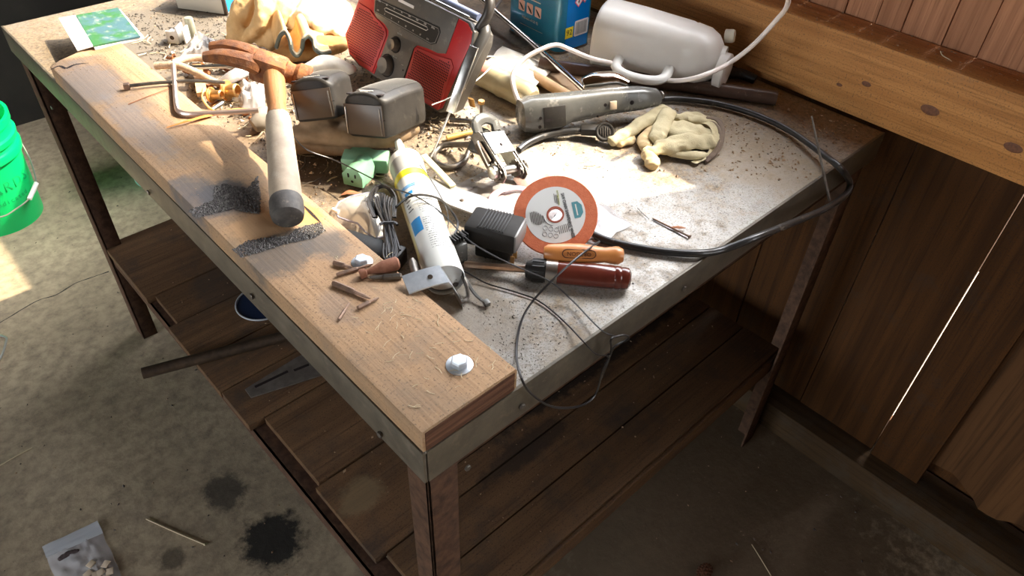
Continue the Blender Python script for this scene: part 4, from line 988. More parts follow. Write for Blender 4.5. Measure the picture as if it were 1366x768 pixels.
# solvent can
B1 = at(744, 74, z=TOP + .001); fdir = Vector((math.cos(R_(-92)), math.sin(R_(-92)), 0)); ddir = Vector((math.cos(R_(-2)), math.sin(R_(-2)), 0))
Mc = axes(B1 - fdir * .165, fdir, ddir, (0, 0, 1))
can = thing('solvent_can', 'rectangular blue solvent tin with hazard diamonds and yellow 92 label', 'can', Mc)
W_, D_, H_ = .165, .098, .235
def rrect(x0, y0, x1, y1, r, n=5):
    o = []
    for cx, cy, a0 in ((x1 - r, y1 - r, 0), (x0 + r, y1 - r, 90), (x0 + r, y0 + r, 180), (x1 - r, y0 + r, 270)):
        for i in range(n + 1): a = R_(a0 + 90 * i / n); o.append((cx + r * math.cos(a), cy + r * math.sin(a)))
    return o
B().prism(rrect(0, 0, W_, D_, .018), .002, H_).done('tin_body', M_teal, can, ang=30)
B().prism(rrect(-.0012, -.0012, W_ + .0012, D_ + .0012, .019), 0, .004).prism(rrect(-.0012, -.0012, W_ + .0012, D_ + .0012, .019), H_, H_ + .004).done('seam_rim', M_dsteel, can, ang=30)
B().b2((W_ - .0005, .018, .005), (W_ + .0005, D_ - .016, H_ - .002)).done('side_label', M_blue, can, flat=True)
# front face print (faces local -y)
FF = lambda x, z: axes((x, -.0006, z), (1, 0, 0), (0, 0, 1), (0, -1, 0))
SF = lambda y, z: axes((W_ + .0008, y, z), (0, 1, 0), (0, 0, 1), (1, 0, 0))
text('KRUNCH BULL', .020, M_redink, can, FF(.075, .150)) if False else text('LL', .022, M_redink, can, FF(.092, .104))
B().b2((.055, -.0008, .0885), (.105, -.0002, .0905)).done('small_print', M_print, can, flat=True)
for k in range(3):
    ic = B().prism(rrect(.038 + k * .0255, .058, .057 + k * .0255, .080, .002, 2), 0, .0006, axes((0, 0, 0), (1, 0, 0), (0, 0, 1), (0, -1, 0))).done('pictogram', M_icon, can, flat=True)
    B().tube([Vector((.042 + k * .0255, -.001, .074)), Vector((.049 + k * .0255, -.001, .067)), Vector((.054 + k * .0255, -.001, .061))], [.0008, .0022, .0012], n=5).done('pictogram_tool', M_ink, ic)
text('918-661-0125 EJ', .0075, M_print, can, FF(.075, .046))
B().b2((.045, -.0008, .030), (.115, -.0002, .0306)).done('label_rule', M_print, can, flat=True)
for (y, z) in ((.040, .142), (.057, .147), (.0485, .1275), (.066, .1325)):
    dm = B().prism([(-.0115, 0), (0, -.0115), (.0115, 0), (0, .0115)], 0, .0003, SF(y, z - .025)).done('hazard_diamond', M_redink, can, flat=True)
    B().prism([(-.0092, 0), (0, -.0092), (.0092, 0), (0, .0092)], .0003, .0005, SF(y, z - .025)).done('diamond_field', M_paper, dm, flat=True)
    B().ball((W_ + .0015, y, z - .025), (.0004, .0022, .004), sub=1).done('diamond_symbol', M_ink, dm)
B().prism([(-.011, -.0115), (.011, -.0115), (.011, .0115), (-.011, .0115)], 0, .0003, SF(.028, .042)).done('yellow_label', M_yellow, can, flat=True)
text('92', .017, M_ink, can, SF(.028, .042) @ Tm(0, 0, .0004))
B().prism(rrect(-.020, -.0165, .020, .0165, .003, 2), 0, .0003, SF(.0625, .046)).done('barcode_label', M_paper, can, flat=True)
b = B(); random.seed(2); x = -.016
while x < .016:
    wd = random.choice((.0005, .0009, .0014)); b.b2((x, -.013, .0003), (x + wd, .013, .0005), 0, SF(.0625, .046)); x += wd + random.choice((.0006, .001))
b.done('barcode_bars', M_gink, can, flat=True)

# milky jug lying on its side
A = at(800, 42, z=TOP + .068); Bp = at(975, 84, z=TOP + .060)
Mj = frame(A, Bp); L = (Bp - A).length
jg = thing('plastic_jug', 'milky white plastic jug lying on its side against the wall beam', 'jug', Mj)
pr = []
def jugsec(x, r, sq):
    return [Vector((x, r * math.copysign(abs(math.cos(a)) ** sq, math.cos(a)), r * math.copysign(abs(math.sin(a)) ** sq, math.sin(a)))) for a in [2 * math.pi * k / 36 for k in range(36)]]
secs = [(0, .02, 1), (.0, .052, .75), (.003, .060, .72), (.010, .0625, .7), (L * .30, .0605, .7), (L * .66, .0555, .74), (L * .69, .0538, .75), (L * .70, .0548, .75), (L * .80, .0520, .8), (L * .87, .044, .9), (L * .905, .034, 1), (L * .92, .028, 1), (L * .95, .0275, 1)]
b = B(); rg = [[b.bm.verts.new(p) for p in jugsec(*s)] for s in secs]
for i in range(len(rg) - 1):
    for j in range(36): b.bm.faces.new((rg[i][j], rg[i][(j + 1) % 36], rg[i + 1][(j + 1) % 36], rg[i + 1][j]))
b.bm.faces.new(rg[0][::-1]); b.bm.faces.new(rg[-1]); b.done('body', M_jug, jg, ang=50)
B().lathe([(.030, 0), (.0335, .001), (.0335, .016), (.031, .018), (0, .018)], Tm(L * .93, -.012, -.012) @ Rz(-8) @ Ry(90), n=34).done('screw_cap', M_jug, jg)
B().lathe([(.011, 0), (.0125, .001), (.0125, .014), (.011, .018), (0, .018)], Tm(L * .90, .03, .036) @ Ry(78), n=20).done('vent_cap', mat('yellowed_cap', (.55, .50, .40), rough=.4), jg)
# handle on the camera side
vdj = (Mj.inverted().to_3x3() @ (CAM - Mj.translation)); vdj.x = 0; vdj.normalize()
dn = Vector((0, vdj.y, vdj.z - .65)).normalized()
hp = [Vector((L * .24, 0, 0)) + dn * .056, Vector((L * .25, 0, 0)) + dn * .088, Vector((L * .34, 0, 0)) + dn * .102, Vector((L * .50, 0, 0)) + dn * .102, Vector((L * .60, 0, 0)) + dn * .088, Vector((L * .615, 0, 0)) + dn * .054]
B().tube(hp, .0100, n=10, k=5, flat=.8).done('handle', M_white, jg)

# pipes, tubes and the white hose
def px_tube(name, pts, r, m, label, cat, k=0, n=14, cap=True, flat=1.0):
    P_ = ppt(pts); o = B().tube(P_, r, n=n, k=k, cap=cap, flat=flat).done(name, m, M=Matrix.Translation(sum(P_, Vector()) / len(P_)))
    return tag(o, label, cat)
px_tube('brown_pipe', [(720, 86, .014), (1036, 131, .014)], .0138, M_brown, 'short dark brown pipe lying under the milky jug, its end pointing at the wall', 'pipe', n=24)
px_tube('white_hose', [(700, 150, .02), (688, 125, .04), (684, 100, .06), (698, 80, .08), (722, 66, .095), (742, 60, .10), (760, 66, .09), (790, 78, .07), (830, 87, .035), (862, 97, .02), (882, 106, .022), (912, 107, .065), (945, 98, .085), (975, 83, .09), (1005, 60, .13), (1035, 28, .18), (1050, 8, .22), (1054, -20, .27)], .0042, M_wcord, 'white plastic hose curving over the bench and up past the jug', 'hose', k=6, n=12)
px_tube('aluminium_tube', [(630, -12, .04), (715, 62, .03), (788, 128, .022)], .0058, M_alu, 'long shiny aluminium tube running from behind the radio to the grey tool', 'tube', n=18)
px_tube('dark_strap', [(672, -5, .03), (655, 20, .03), (640, 42, .02), (628, 60, .015)], .004, mat('dull_strap', (.14, .12, .11), rough=.7), 'narrow dark strap crossing behind the aluminium tube', 'strap', k=4, n=6)
# black lever behind jug
px_tube('black_lever', [(925, 118, .01), (955, 100, .014), (985, 98, .014), (1008, 106, .010)], [.014, .012, .011, .009], M_black, 'short black rubber lever between the jug cap and the wall', 'lever', k=4)
# grey tool housing, with a cord and knob
A = at(692, 155, z=TOP + .034); Bp = at(880, 130, z=TOP + .040)
Mt_ = frame(A, Bp, Vector((.18, .25, 1))); L = (Bp - A).length
tl = thing('power_tool_housing', 'long dark grey tool housing with screw holes lying in front of the brown pipe', 'power tool', Mt_)
b = B()
sec = [(0, .020, .015, 0), (.004, .028, .026, 0), (.02, .031, .031, 0), (.07, .030, .029, .001), (.09, .027, .025, .004), (L * .6, .024, .022, .006), (L * .85, .021, .020, .004), (L * .97, .017, .015, .002), (L, .010, .008, 0)]
rg = []
for x, ry, rz, zo in sec: rg.append([b.bm.verts.new((x, ry * math.copysign(abs(math.cos(a)) ** .55, math.cos(a)), zo + rz * math.copysign(abs(math.sin(a)) ** .55, math.sin(a)))) for a in [2 * math.pi * k / 32 for k in range(32)]])
for i in range(len(rg) - 1):
    for j in range(32): b.bm.faces.new((rg[i][j], rg[i][(j + 1) % 32], rg[i + 1][(j + 1) % 32], rg[i + 1][j]))
b.bm.faces.new(rg[0][::-1]); b.bm.faces.new(rg[-1]); b.done('housing', M_grey, tl, ang=45)
b = B()
for x, z, r in ((.030, -.001, .0028), (.028, -.016, .003), (.150, .006, .003), (.20, .004, .004), (.135, -.012, .002)):
    B().lathe([(0, 0), (r, 0)], axes((x, -.0316 if x < .08 else -.0278, z), (1, 0, 0), (0, 0, 1), (0, -1, 0)), n=14).done('screw_hole', M_hole, tl, flat=True)
b.prism([(-.006, -.002), (.004, -.003), (.006, 0), (.002, .003), (-.005, .002)], 0, .0003, axes((.045, -.0322, -.006), (1, 0, 0), (0, 0, 1), (0, -1, 0)))
b.done('keyhole_slot', M_hole, tl, flat=True)
B().b2((.036, -.0316, -.020), (.076, -.0290, .016), .001).done('cover_plate', M_blackd, tl)
B().b2((.160, -.0272, -.004), (.172, -.0235, .010), .0005).done('paper_sticker', mat('faded_sticker', (.55, .42, .30), rough=.8), tl)
B().ring(Vector((L + .003, 0, .004)), (1, .3, .1), .006, .0016, n=16, k=6).done('end_ring', M_steel, tl)
# chrome bowl
cb = px_tube('chrome_cap', [(778, 112, .045), (795, 108, .05), (820, 106, .05), (838, 112, .045)], [.014, .019, .018, .011], M_chrome, 'shiny chrome cap resting behind the grey tool', 'chrome cap', k=4, n=20, flat=.8)
# grinder knob with black lead
kn = thing('black_lead_clamp', 'dark stranded lead ending in a round dusty clamp knob under the grey tool', 'clamp', at(800, 180, z=TOP))
B().tube(ppt([(692, 200, .008), (705, 190, .010), (730, 180, .012), (760, 175, .014), (782, 175, .014)]), .0058, n=10, k=5).done('lead', M_hose, kn, world=True)
b = B().box((.018, 0, 0), (.040, .022, .014), frame(at(776, 173, z=TOP + .016), at(806, 174, z=TOP + .018)), .004); b.done('clamp_body', M_blackd, kn, world=True)
Mx = frame(at(807, 176, z=TOP + .020), at(825, 176, z=TOP + .02), (CAM - at(807, 176, z=TOP)).normalized() + Vector((0, 0, .4)))
b = B().lathe([(.016, -.006), (.0165, .002), (.015, .004), (.0125, .0035), (.012, .0025), (0, .003)], Mx, n=30); b.done('round_knob', M_blackd, kn, world=True)
b = B()
for k in range(5): b.box((-.008 + .004 * k, 0, .0035), (.0012, .018 - abs(k - 2) * .004, .001), Mx)
b.done('knob_relief', M_dsteel, kn, world=True)
hose_pts = [(884, 132, .010), (905, 132, .009), (950, 137, .009), (1000, 150, .009), (1050, 172, .010), (1095, 203, .016), (1122, 225, .02)]
P_ = ppt(hose_pts) + [at(1134, 245, y=-.01), at(1126, 262, y=-.035), at(1100, 279, y=-.04), at(1060, 296, y=-.04), at(1010, 316, y=-.03), at(965, 333, y=-.008)] + ppt([(930, 338, .008), (890, 336, .007), (850, 330, .007), (815, 322, .007), (790, 312, .007), (770, 300, .006), (740, 290, .006)])
o = B().tube(P_, .0056, n=14, k=6).done('rubber_hose', M_hose, M=Matrix.Translation(sum(P_, Vector()) / len(P_))); tag(o, 'thick black rubber hose making a wide loop over the bench edge', 'hose')
# thin rod stuck up by the loop
a = at(1107, 268, y=-.03); c_ = at(1083, 155, z=TOP + .10)
o = B().tube([a, c_], [.0026, .0015], n=8).done('thin_rod', M_dsteel, M=Matrix.Translation(a)); tag(o, 'thin dark metal rod leaning upright across the black hose loop', 'rod')
# screws
def screw(u0, v0, u1, v1, label, r=.0016):
    a = at(u0, v0, z=TOP + .0035); c_ = at(u1, v1, z=TOP + .002); L = (c_ - a).length
    t = thing('long_screw', label, 'screw', frame(a, c_))
    B().lathe([(0, 0), (r * 2, 0), (r * 2, .0012), (r, .0035)], Ry(90), n=14).done('screw_head', M_rbit, t)
    b = B(); pf = [(r, .003)]
    for k in range(int(L / .0012) - 4): pf.append((r * (1 if k % 2 else .78), .004 + k * .0012))
    pf.append((0, L)); b.lathe(pf, Ry(90), n=10); b.done('shank', M_rbit, t)
screw(921, 316, 870, 291, 'long dark screw lying on the bare steel right of the disc')
px_tube('leaf_scrap', [(895, 303, .004), (905, 303, .005), (915, 304, .004)], [.001, .004, .001], M_leaf, 'scrap of dry leaf on the long screw', 'leaf', k=2, flat=.3, n=8)
px_tube('fine_wire', [(850, 277, .003), (858, 285, .003), (866, 292, .003)], .0005, M_wire, 'hair-thin wire at the tip of the long screw', 'wire', k=2, n=5)

# canvas work glove, right
gl = thing('work_glove', 'cream canvas work glove with worn yellow fingertips and dark cuff, right of the grey tool', 'glove', at(900, 185, z=TOP))
def limb(name, pts, m, flat=.6, seed=0, fold=.0022, bend=.25):
    P_ = [at(u, v, z=TOP + h) for u, v, h, r_ in pts]; rr = [r_ for *_, r_ in pts]
    e0 = P_[0] + (P_[0] - P_[1]).normalized() * rr[0] * .75; e1 = P_[-1] + (P_[-1] - P_[-2]).normalized() * rr[-1] * .75
    P2 = [e0, P_[0] + (P_[0] - P_[1]).normalized() * rr[0] * .5] + P_ + [P_[-1] + (P_[-1] - P_[-2]).normalized() * rr[-1] * .5, e1]; r2 = [rr[0] * .25, rr[0] * .8] + rr + [rr[-1] * .8, rr[-1] * .25]
    b = B().tube(P2, r2, n=22, k=7, flat=1)
    lo = min(p.z for p in P_)
    for v in b.bm.verts:
        # flatten towards its own centre line height
        cz = min(P2, key=lambda q: (q.xy - v.co.xy).length).z
        v.co.z = cz + (v.co.z - cz) * flat
    bmesh.ops.recalc_face_normals(b.bm, faces=b.bm.faces); b.bm.normal_update()
    for v in b.bm.verts:
        p = v.co * 42 + Vector((seed * 3.1, 0, 0)); n1 = noise.noise(p); n2 = 1 - abs(noise.noise(p * 1.7)) * 3
        v.co += v.normal * (fold * n1 * 1.5 + fold * .8 * max(-1, n2)) 
    o = b.done(name, m, gl, world=True, ang=80); subdiv(o, 1); return o
limb('palm', [(888, 168, .016, .020), (908, 176, .018, .027), (930, 182, .016, .028), (947, 186, .012, .024)], M_gcan, .5, 1, .004)
limb('back_flap', [(902, 157, .022, .012), (925, 158, .024, .015), (948, 162, .018, .014)], M_gcan, .5, 2, .004)
limb('finger', [(818, 188, .010, .0105), (836, 178, .015, .012), (858, 163, .022, .0135), (884, 148, .028, .014)], M_gcan, .65, 3)
limb('finger', [(876, 184, .020, .0125), (882, 170, .027, .0145), (892, 151, .032, .014)], M_gcan, .6, 4)
limb('finger', [(862, 196, .008, .0125), (858, 186, .010, .011), (872, 176, .014, .012)], M_gtip, .65, 5)
limb('finger', [(866, 203, .012, .012), (885, 197, .018, .016), (912, 190, .020, .019), (940, 190, .016, .019)], M_gcan, .55, 6, .004)
limb('fingertip', [(871, 218, .008, .0125), (866, 208, .011, .0125)], M_gtip, .65, 7)
limb('fingertip', [(826, 190, .007, .0115), (842, 186, .008, .011)], M_gtip, .6, 8)
limb('thumb_fold', [(895, 203, .012, .008), (920, 207, .010, .009), (940, 206, .008, .008)], M_gcan, .6, 9)
P_ = [at(u, v, z=TOP + h) for u, v, h in ((943, 158, .022), (956, 160, .026), (963, 170, .024), (962, 186, .016), (956, 200, .008), (945, 211, .005), (936, 209, .004))]
B().tube(P_, .0056, n=10, k=5, flat=.7).done('cuff', M_cuff, gl, world=True)
P2_ = [p + Vector((-.012, -.004, -.001)) for p in P_[:-1]]
B().tube(P2_, .0030, n=10, k=5).done('cuff_seam', M_cuff, gl, world=True)
b = B(); A_ = spline(P_, 5); C_ = spline([p + Vector((-.03, .0, .002)) for p in P_], 5); va = [b.bm.verts.new(p) for p in A_]; vc = [b.bm.verts.new(p) for p in C_]
for i in range(len(A_) - 1): b.bm.faces.new((va[i], va[i + 1], vc[i + 1], vc[i]))
b.done('cuff_cloth', M_gcan, gl, world=True)

# pile of gloves and rags at the back left
px_glove('leather_glove', 'tan leather glove standing crumpled behind the hammer head', [
    [(315, 52, .02, .022), (318, 30, .05, .026), (325, 8, .08, .026), (335, -12, .10, .024)],
    [(330, 50, .03, .016), (345, 35, .06, .02), (352, 12, .09, .022), (358, -10, .11, .022)],
    [(348, 58, .02, .010), (350, 44, .04, .011), (342, 32, .065, .012)], [(360, 60, .02, .014), (366, 40, .05, .02), (376, 15, .08, .022), (378, -10, .10, .02)]], M_glove, strength=.010, size=.025, flat=.8, vox=.0035)
px_glove('white_rag', 'bunched off-white rag between the leather glove and the radio', [
    [(395, 30, .06, .022), (412, 14, .08, .026), (420, -8, .09, .028)], [(430, 35, .05, .026), (440, 15, .07, .03), (442, -10, .09, .03)], [(455, 45, .04, .018), (460, 30, .05, .02), (455, 10, .07, .022)], [(385, 22, .07, .012), (390, 5, .08, .016)]], M_rag, strength=.012, size=.03, flat=.8, vox=.0035)
# folded glove with wavy lined opening
wav = [(368, 60, .05), (373, 45, .075), (380, 40, .085), (386, 50, .075), (389, 65, .055), (396, 71, .045), (402, 62, .055), (404, 50, .075), (411, 45, .08), (418, 52, .07), (420, 62, .06), (428, 68, .045), (440, 66, .04)]
fg = thing('folded_glove', 'tan leather glove folded into waves showing its dark lining, above the hammer head', 'glove', at(405, 60, z=TOP))
Pw = spline(ppt(wav), 5)
b = B(); back = Vector((.03, .075, .0)); v0 = [b.bm.verts.new(p) for p in Pw]; v1 = [b.bm.verts.new(p + back + Vector((0, 0, .008))) for p in Pw]
v2 = [b.bm.verts.new(p - Vector((0, 0, .006)) + Vector((0, .002, 0))) for p in Pw]; v3 = [b.bm.verts.new(p + back - Vector((0, 0, -.002))) for p in Pw]
for i in range(len(Pw) - 1):
    b.bm.faces.new((v0[i], v0[i + 1], v1[i + 1], v1[i])); b.bm.faces.new((v2[i], v3[i], v3[i + 1], v2[i + 1])); b.bm.faces.new((v0[i], v2[i], v2[i + 1], v0[i + 1])); b.bm.faces.new((v1[i], v1[i + 1], v3[i + 1], v3[i]))
b.done('leather_fold', M_glove, fg, world=True, ang=70)
B().tube([p + Vector((-.001, -.002, -.004)) for p in Pw], .0042, n=8).done('lining_edge', M_trim, fg, world=True)
B().tube([p + Vector((-.001, -.003, .0005)) for p in Pw], .0022, n=8).done('seam_piping', mat('pale_piping', (.72, .64, .48), rough=.9), fg, world=True)
px_glove('cream_mitt', 'cream leather mitten thumb lying between hammer head and radio', [[(412, 92, .03, .016), (430, 84, .04, .02), (450, 86, .035, .018), (466, 92, .03, .014)]], M_rag, strength=.005, size=.03)
px_glove('glove_backing', 'brown leather glove palm lying flat under the folded glove', [[(372, 75, .02, .02), (400, 68, .03, .028), (430, 62, .03, .03), (450, 60, .03, .024)], [(380, 55, .03, .025), (420, 40, .04, .03), (450, 45, .03, .024)]], mat('ochre_leather', (.50, .27, .09), (.38, .19, .06), rough=.85, scale=30, bump=.3), strength=.006, flat=.7)

# yellowed bottle, paper and dowel
A = at(632, 92, z=TOP + .030); Bp = at(712, 132, z=TOP + .030)
Mx = frame(A, Bp); L = (Bp - A).length
yb = thing('yellowed_bottle', 'yellowed translucent plastic bottle lying between radio and grey tool', 'bottle', Mx)
B().lathe([(0, 0), (.021, .001), (.0235, .006), (.0245, .02), (.0245, L * .86), (.022, L * .95), (.015, L), (0, L)], Ry(90), n=34).done('body', M_ybottle, yb)
B().lathe([(.0250, L * .48), (.0257, L * .50), (.0257, L * .54), (.0250, L * .56)], Ry(90), n=34, caps=False).done('rib', M_ybottle, yb)
B().lathe([(.0249, .02), (.0249, .05)], Ry(90), n=34, arc=(R_(150), R_(230))).done('red_mark', mat('faded_red', (.70, .25, .18), rough=.5), yb)
px_tube('wooden_dowel', [(705, 98, .012), (762, 130, .012)], .010, M_dowel, 'short pale wooden dowel behind the grey tool', 'dowel', n=16)
px_tube('split_stick', [(708, 93, .018), (768, 128, .018)], .0035, mat('yellow_stick', (.66, .55, .30), rough=.8), 'thin yellowish stick along the wooden dowel', 'stick', n=6)
px_sheet('torn_paper', [(640, 92), (700, 130), (740, 90), (670, 62)], .014, M_rag, 'crumpled off-white paper behind the yellowed bottle', 'paper', seed=12, sc=30, hs=[.02, .02, .006, .006])
px_sheet('cardboard_scrap', [(700, 108), (775, 130), (800, 95), (720, 78)], .008, mat('grimy_cardboard', (.42, .28, .17), (.28, .2, .13), rough=.9, scale=30), 'grimy torn cardboard under the aluminium tube', 'cardboard', seed=15, sc=30, hs=[.002] * 4)
# upright bolt with wing nut
bo = thing('wing_bolt', 'bolt with brass wing nut standing behind the ratchet', 'bolt', at(645, 160, z=TOP))
a = at(642, 162, z=TOP + .002); B().tube([a, a + Vector((0, 0, .035))], .003, n=10).done('shank', M_dsteel, bo, world=True)
hexbolt(a + Vector((0, 0, .034)), .0065, .006, 'bolt_head', M_brass, None, False).parent = None
hb = bpy.data.objects['bolt_head']; hb.parent = bo; hb.location = hb.location - bo.location
B().tube([a + Vector((-.012, .01, .03)), a + Vector((-.014, .012, .045))], .008, n=10, flat=.3).done('wing', M_brass, bo, world=True)
px_tube('brass_spring', [(596, 184, .006), (620, 178, .007), (650, 173, .006)], .0045, M_ylw, 'yellow brass coil spring left of the wing bolt', 'spring', n=10)
px_tube('steel_spindle', [(600, 160, .008), (622, 161, .008), (645, 164, .008)], .0042, M_dsteel, 'short steel spindle above the yellow spring', 'spindle', n=12)

# ------------------------------------------------------------------ left clutter
bk_ = thing('booklet', 'booklet with blank white spine page and green foil cover on the end of the plank', 'booklet', at(125, 40, z=TOP + .04))
def slab(pts, th, name, m, parent):
    P_ = [at(u, v, z=TOP + h) for u, v, h in pts]; b = B(); lo = [b.bm.verts.new(p - Vector((0, 0, th))) for p in P_]; hi = [b.bm.verts.new(p) for p in P_]
    b.bm.faces.new(hi); b.bm.faces.new(lo[::-1]); n = len(P_)
    for i in range(n): b.bm.faces.new((lo[i], lo[(i + 1) % n], hi[(i + 1) % n], hi[i]))
    return b.done(name, m, parent, world=True, flat=True)
slab([(78, 24, .042), (101, 20, .046), (124, 61, .046), (103, 67, .042)], .002, 'white_page', M_paper, bk_)
slab([(101, 20, .047), (157, 10, .046), (187, 48, .042), (124, 61, .046)], .003, 'foil_cover', M_book, bk_)
slab([(103, 22, .0435), (160, 12, .0425), (192, 49, .038), (126, 64, .0425)], .004, 'pages', M_paper, bk_)
bx = thing('carton', 'cream carton with blue corner at the top edge of the photo, beside the gloves', 'carton', at(290, 15, z=TOP))
c0 = at(302, 20, z=TOP + .001)
Mx = axes(c0, (-.55, .83, 0), (.83, .55, 0), (0, 0, 1))
b = B().b2((0, 0, 0), (.12, .07, .06), .002); b.bm.transform(Mx); b.done('card_box', M_card, bx, world=True)
b = B().b2((-.004, -.002, .0), (.004, .004, .0605), .001); b.bm.transform(Mx); b.done('dark_corner', M_pipe, bx, world=True)
b = B().b2((-.0012, .006, .004), (0, .066, .030)); b.bm.transform(Mx); b.done('blue_print', M_blue, bx, world=True)
wc = thing('wall_plug_clip', 'small white plastic clip with a round hole left of the dusty vial', 'plastic clip', at(232, 50, z=TOP))
Mx = frame(at(224, 58, z=TOP + .001), at(243, 59, z=TOP + .001))
b = B().b2((0, 0, 0), (.026, .004, .026), .001).b2((0, 0, 0), (.004, .03, .020), .001).b2((.022, 0, 0), (.026, .03, .034), .001).b2((.0, .026, 0), (.026, .03, .018), .001).b2((.034, .002, 0), (.038, .028, .030), .001); b.bm.transform(Mx); b.done('body', M_white, wc, world=True)
b = B().lathe([(0, 0), (.0045, 0)], axes((.012, -.0004, .013), (1, 0, 0), (0, 0, 1), (0, -1, 0)), n=14); b.bm.transform(Mx); b.done('round_hole', M_pipe, wc, world=True)
a = at(257, 47, z=TOP + .001)
o = B().lathe([(.0085, 0), (.009, .001), (.009, .034), (.008, .038), (0, .038)], Matrix.Translation(a), n=20).done('dusty_vial', M_vial, M=Matrix.Translation(a)); tag(o, 'small dusty glass vial standing right of the white clip', 'vial')
px_sheet('crumpled_film', [(238, 78), (290, 82), (290, 55), (262, 45)], .022, M_bag2, 'crumpled film wrapper lying right below the vial', 'wrapper', seed=21, sc=50)
px_sheet('plastic_pouch', [(318, 148), (354, 148), (354, 112), (320, 112)], .026, M_bag2, 'small clear plastic pouch just left of the hammer shaft', 'plastic bag', seed=25, sc=45, hs=[.012] * 4)
px_tube('hex_key', [(231, 82, .044), (233, 110, .044), (236, 143, .044), (242, 150, .044), (256, 152, .044), (300, 150, .044), (345, 147, .044)], .0046, mat('pale_copper_steel', (.62, .48, .42), rough=.3, metal=.8), 'big L-shaped hex key lying across the inner edge of the plank', 'hex key', k=3, n=8)
px_tube('threaded_rod', [(168, 115, .045), (215, 110, .045), (262, 108, .044), (300, 110, .040)], .0032, M_dsteel, 'thin dark rod with a square head lying across the plank', 'rod', k=3, n=8)
rn = bpy.data.objects['threaded_rod']
o = B().box((0, 0, 0), (.010, .010, .010), frame(at(169, 115, z=TP + .0065), at(215, 110, z=TP + .0065)), .0012).done('square_head', M_rbit, rn, world=False)
o.data.transform(Matrix.Translation(-rn.location))
px_tube('sheathed_cable', [(207, 88, .040), (235, 87, .042), (262, 97, .030), (285, 109, .018), (300, 112, .014)], .0068, M_cable, 'dusty braided cable running down to the brass fittings', 'cable', k=4, n=12)
px_tube('sheathed_cable', [(228, 86, .036), (245, 79, .034), (262, 77, .030), (285, 80, .024), (318, 88, .016)], .0068, M_cable, 'dusty braided cable arching behind the small steel tube', 'cable', k=4, n=12)
px_tube('small_steel_tube', [(252, 90, .036), (312, 88, .034)], .0042, M_steel, 'short bright steel tube lying under the braided cable', 'tube', n=14)
px_tube('orange_strap', [(222, 170, .041), (255, 160, .043), (290, 151, .042), (315, 146, .040), (343, 146, .038)], [.0012, .003, .0045, .004, .003], M_orange, 'thin orange rubber strap alongside the hex key', 'strap', k=4, n=8, flat=.4)
px_tube('thin_twig', [(171, 139, .0395), (198, 128, .040), (225, 118, .041)], .0008, M_leaf, 'hair-thin reddish twig on the plank left of the hex key', 'twig', n=5)
o = slab([(256, 84, .020), (268, 84, .020), (276, 122, .020), (262, 124, .020)], .008, 'wood_offcut', M_dowel, None) ; tag(o, 'small flat wood offcut under the braided cables', 'offcut')
for (u, v, r, lab) in ((303, 124, .017, 'brass pipe fitting with orange ring, the larger of the two'), (282, 130, .012, 'brass pipe fitting standing left of the larger one')):
    a = at(u, v + 6, z=TOP + .004); t = thing('brass_fitting', lab, 'fitting', a)
    ax = frame(a + Vector((0, 0, .014)), a + Vector((.02, -.03, .02)))
    b = B().lathe([(r, 0), (r, .006), (r * .7, .007), (r * .72, .024), (r * .55, .026), (r * .55, .010)], ax @ Ry(90), n=22, caps=False); b.done('body', M_brass, t, world=True)
    B().ring(ax @ Vector((.003, 0, 0)), ax.col[0].xyz, r * 1.02, .002, n=24, k=8).done('seal_ring', M_orange, t, world=True)
px_tube('wire_hook', [(272, 118, .02), (270, 130, .02), (277, 142, .02), (286, 148, .02)], .0022, mat('hook_orange', (.66, .42, .15), rough=.4), 'bent orange-white wire hook left of the brass fittings', 'hook', k=4, n=8)
px_tube('grey_rag_roll', [(292, 110, .022), (310, 102, .03), (330, 92, .03), (345, 88, .026)], [.006, .011, .012, .010], M_bag2, 'rolled dirty plastic scrap under the hammer claw', 'plastic scrap', k=4, n=10)
px_tube('old_screw', [(290, 130, .010), (302, 120, .014), (312, 112, .016)], .004, M_dsteel, 'dull threaded stud among the brass fittings', 'stud', n=8)
px_tube('small_tube_stub', [(283, 146, .012), (297, 137, .014)], .0046, M_steel, 'short silver stub in front of the brass fittings', 'stub', n=10)
px_tube('dusty_stone', [(338, 168, .014), (350, 160, .018), (354, 150, .018)], [.012, .02, .013], mat('grey_cloth_lump', (.32, .28, .23), (.25, .21, .17), rough=.9, scale=40), 'dusty grey lump under the clear pouch by the hammer shaft', 'lump', k=3, n=12)
px_tube('bent_wire', [(338, 190, .004), (345, 182, .01), (352, 176, .012), (356, 190, .006)], .0015, M_cable, 'short bent wire beside the plank and the hammer grip', 'wire', k=4, n=6)
px_tube('dry_leaf', [(455, 260, .004), (466, 256, .006), (480, 258, .004)], [.001, .006, .0015], M_leaf, 'curled brown dry leaf in front of the green outlet block', 'leaf', k=3, flat=.3, n=8)
px_tube('black_pencil', [(400, 130, .06), (404, 140, .06)], .0001, M_wire, None, None) if False else None

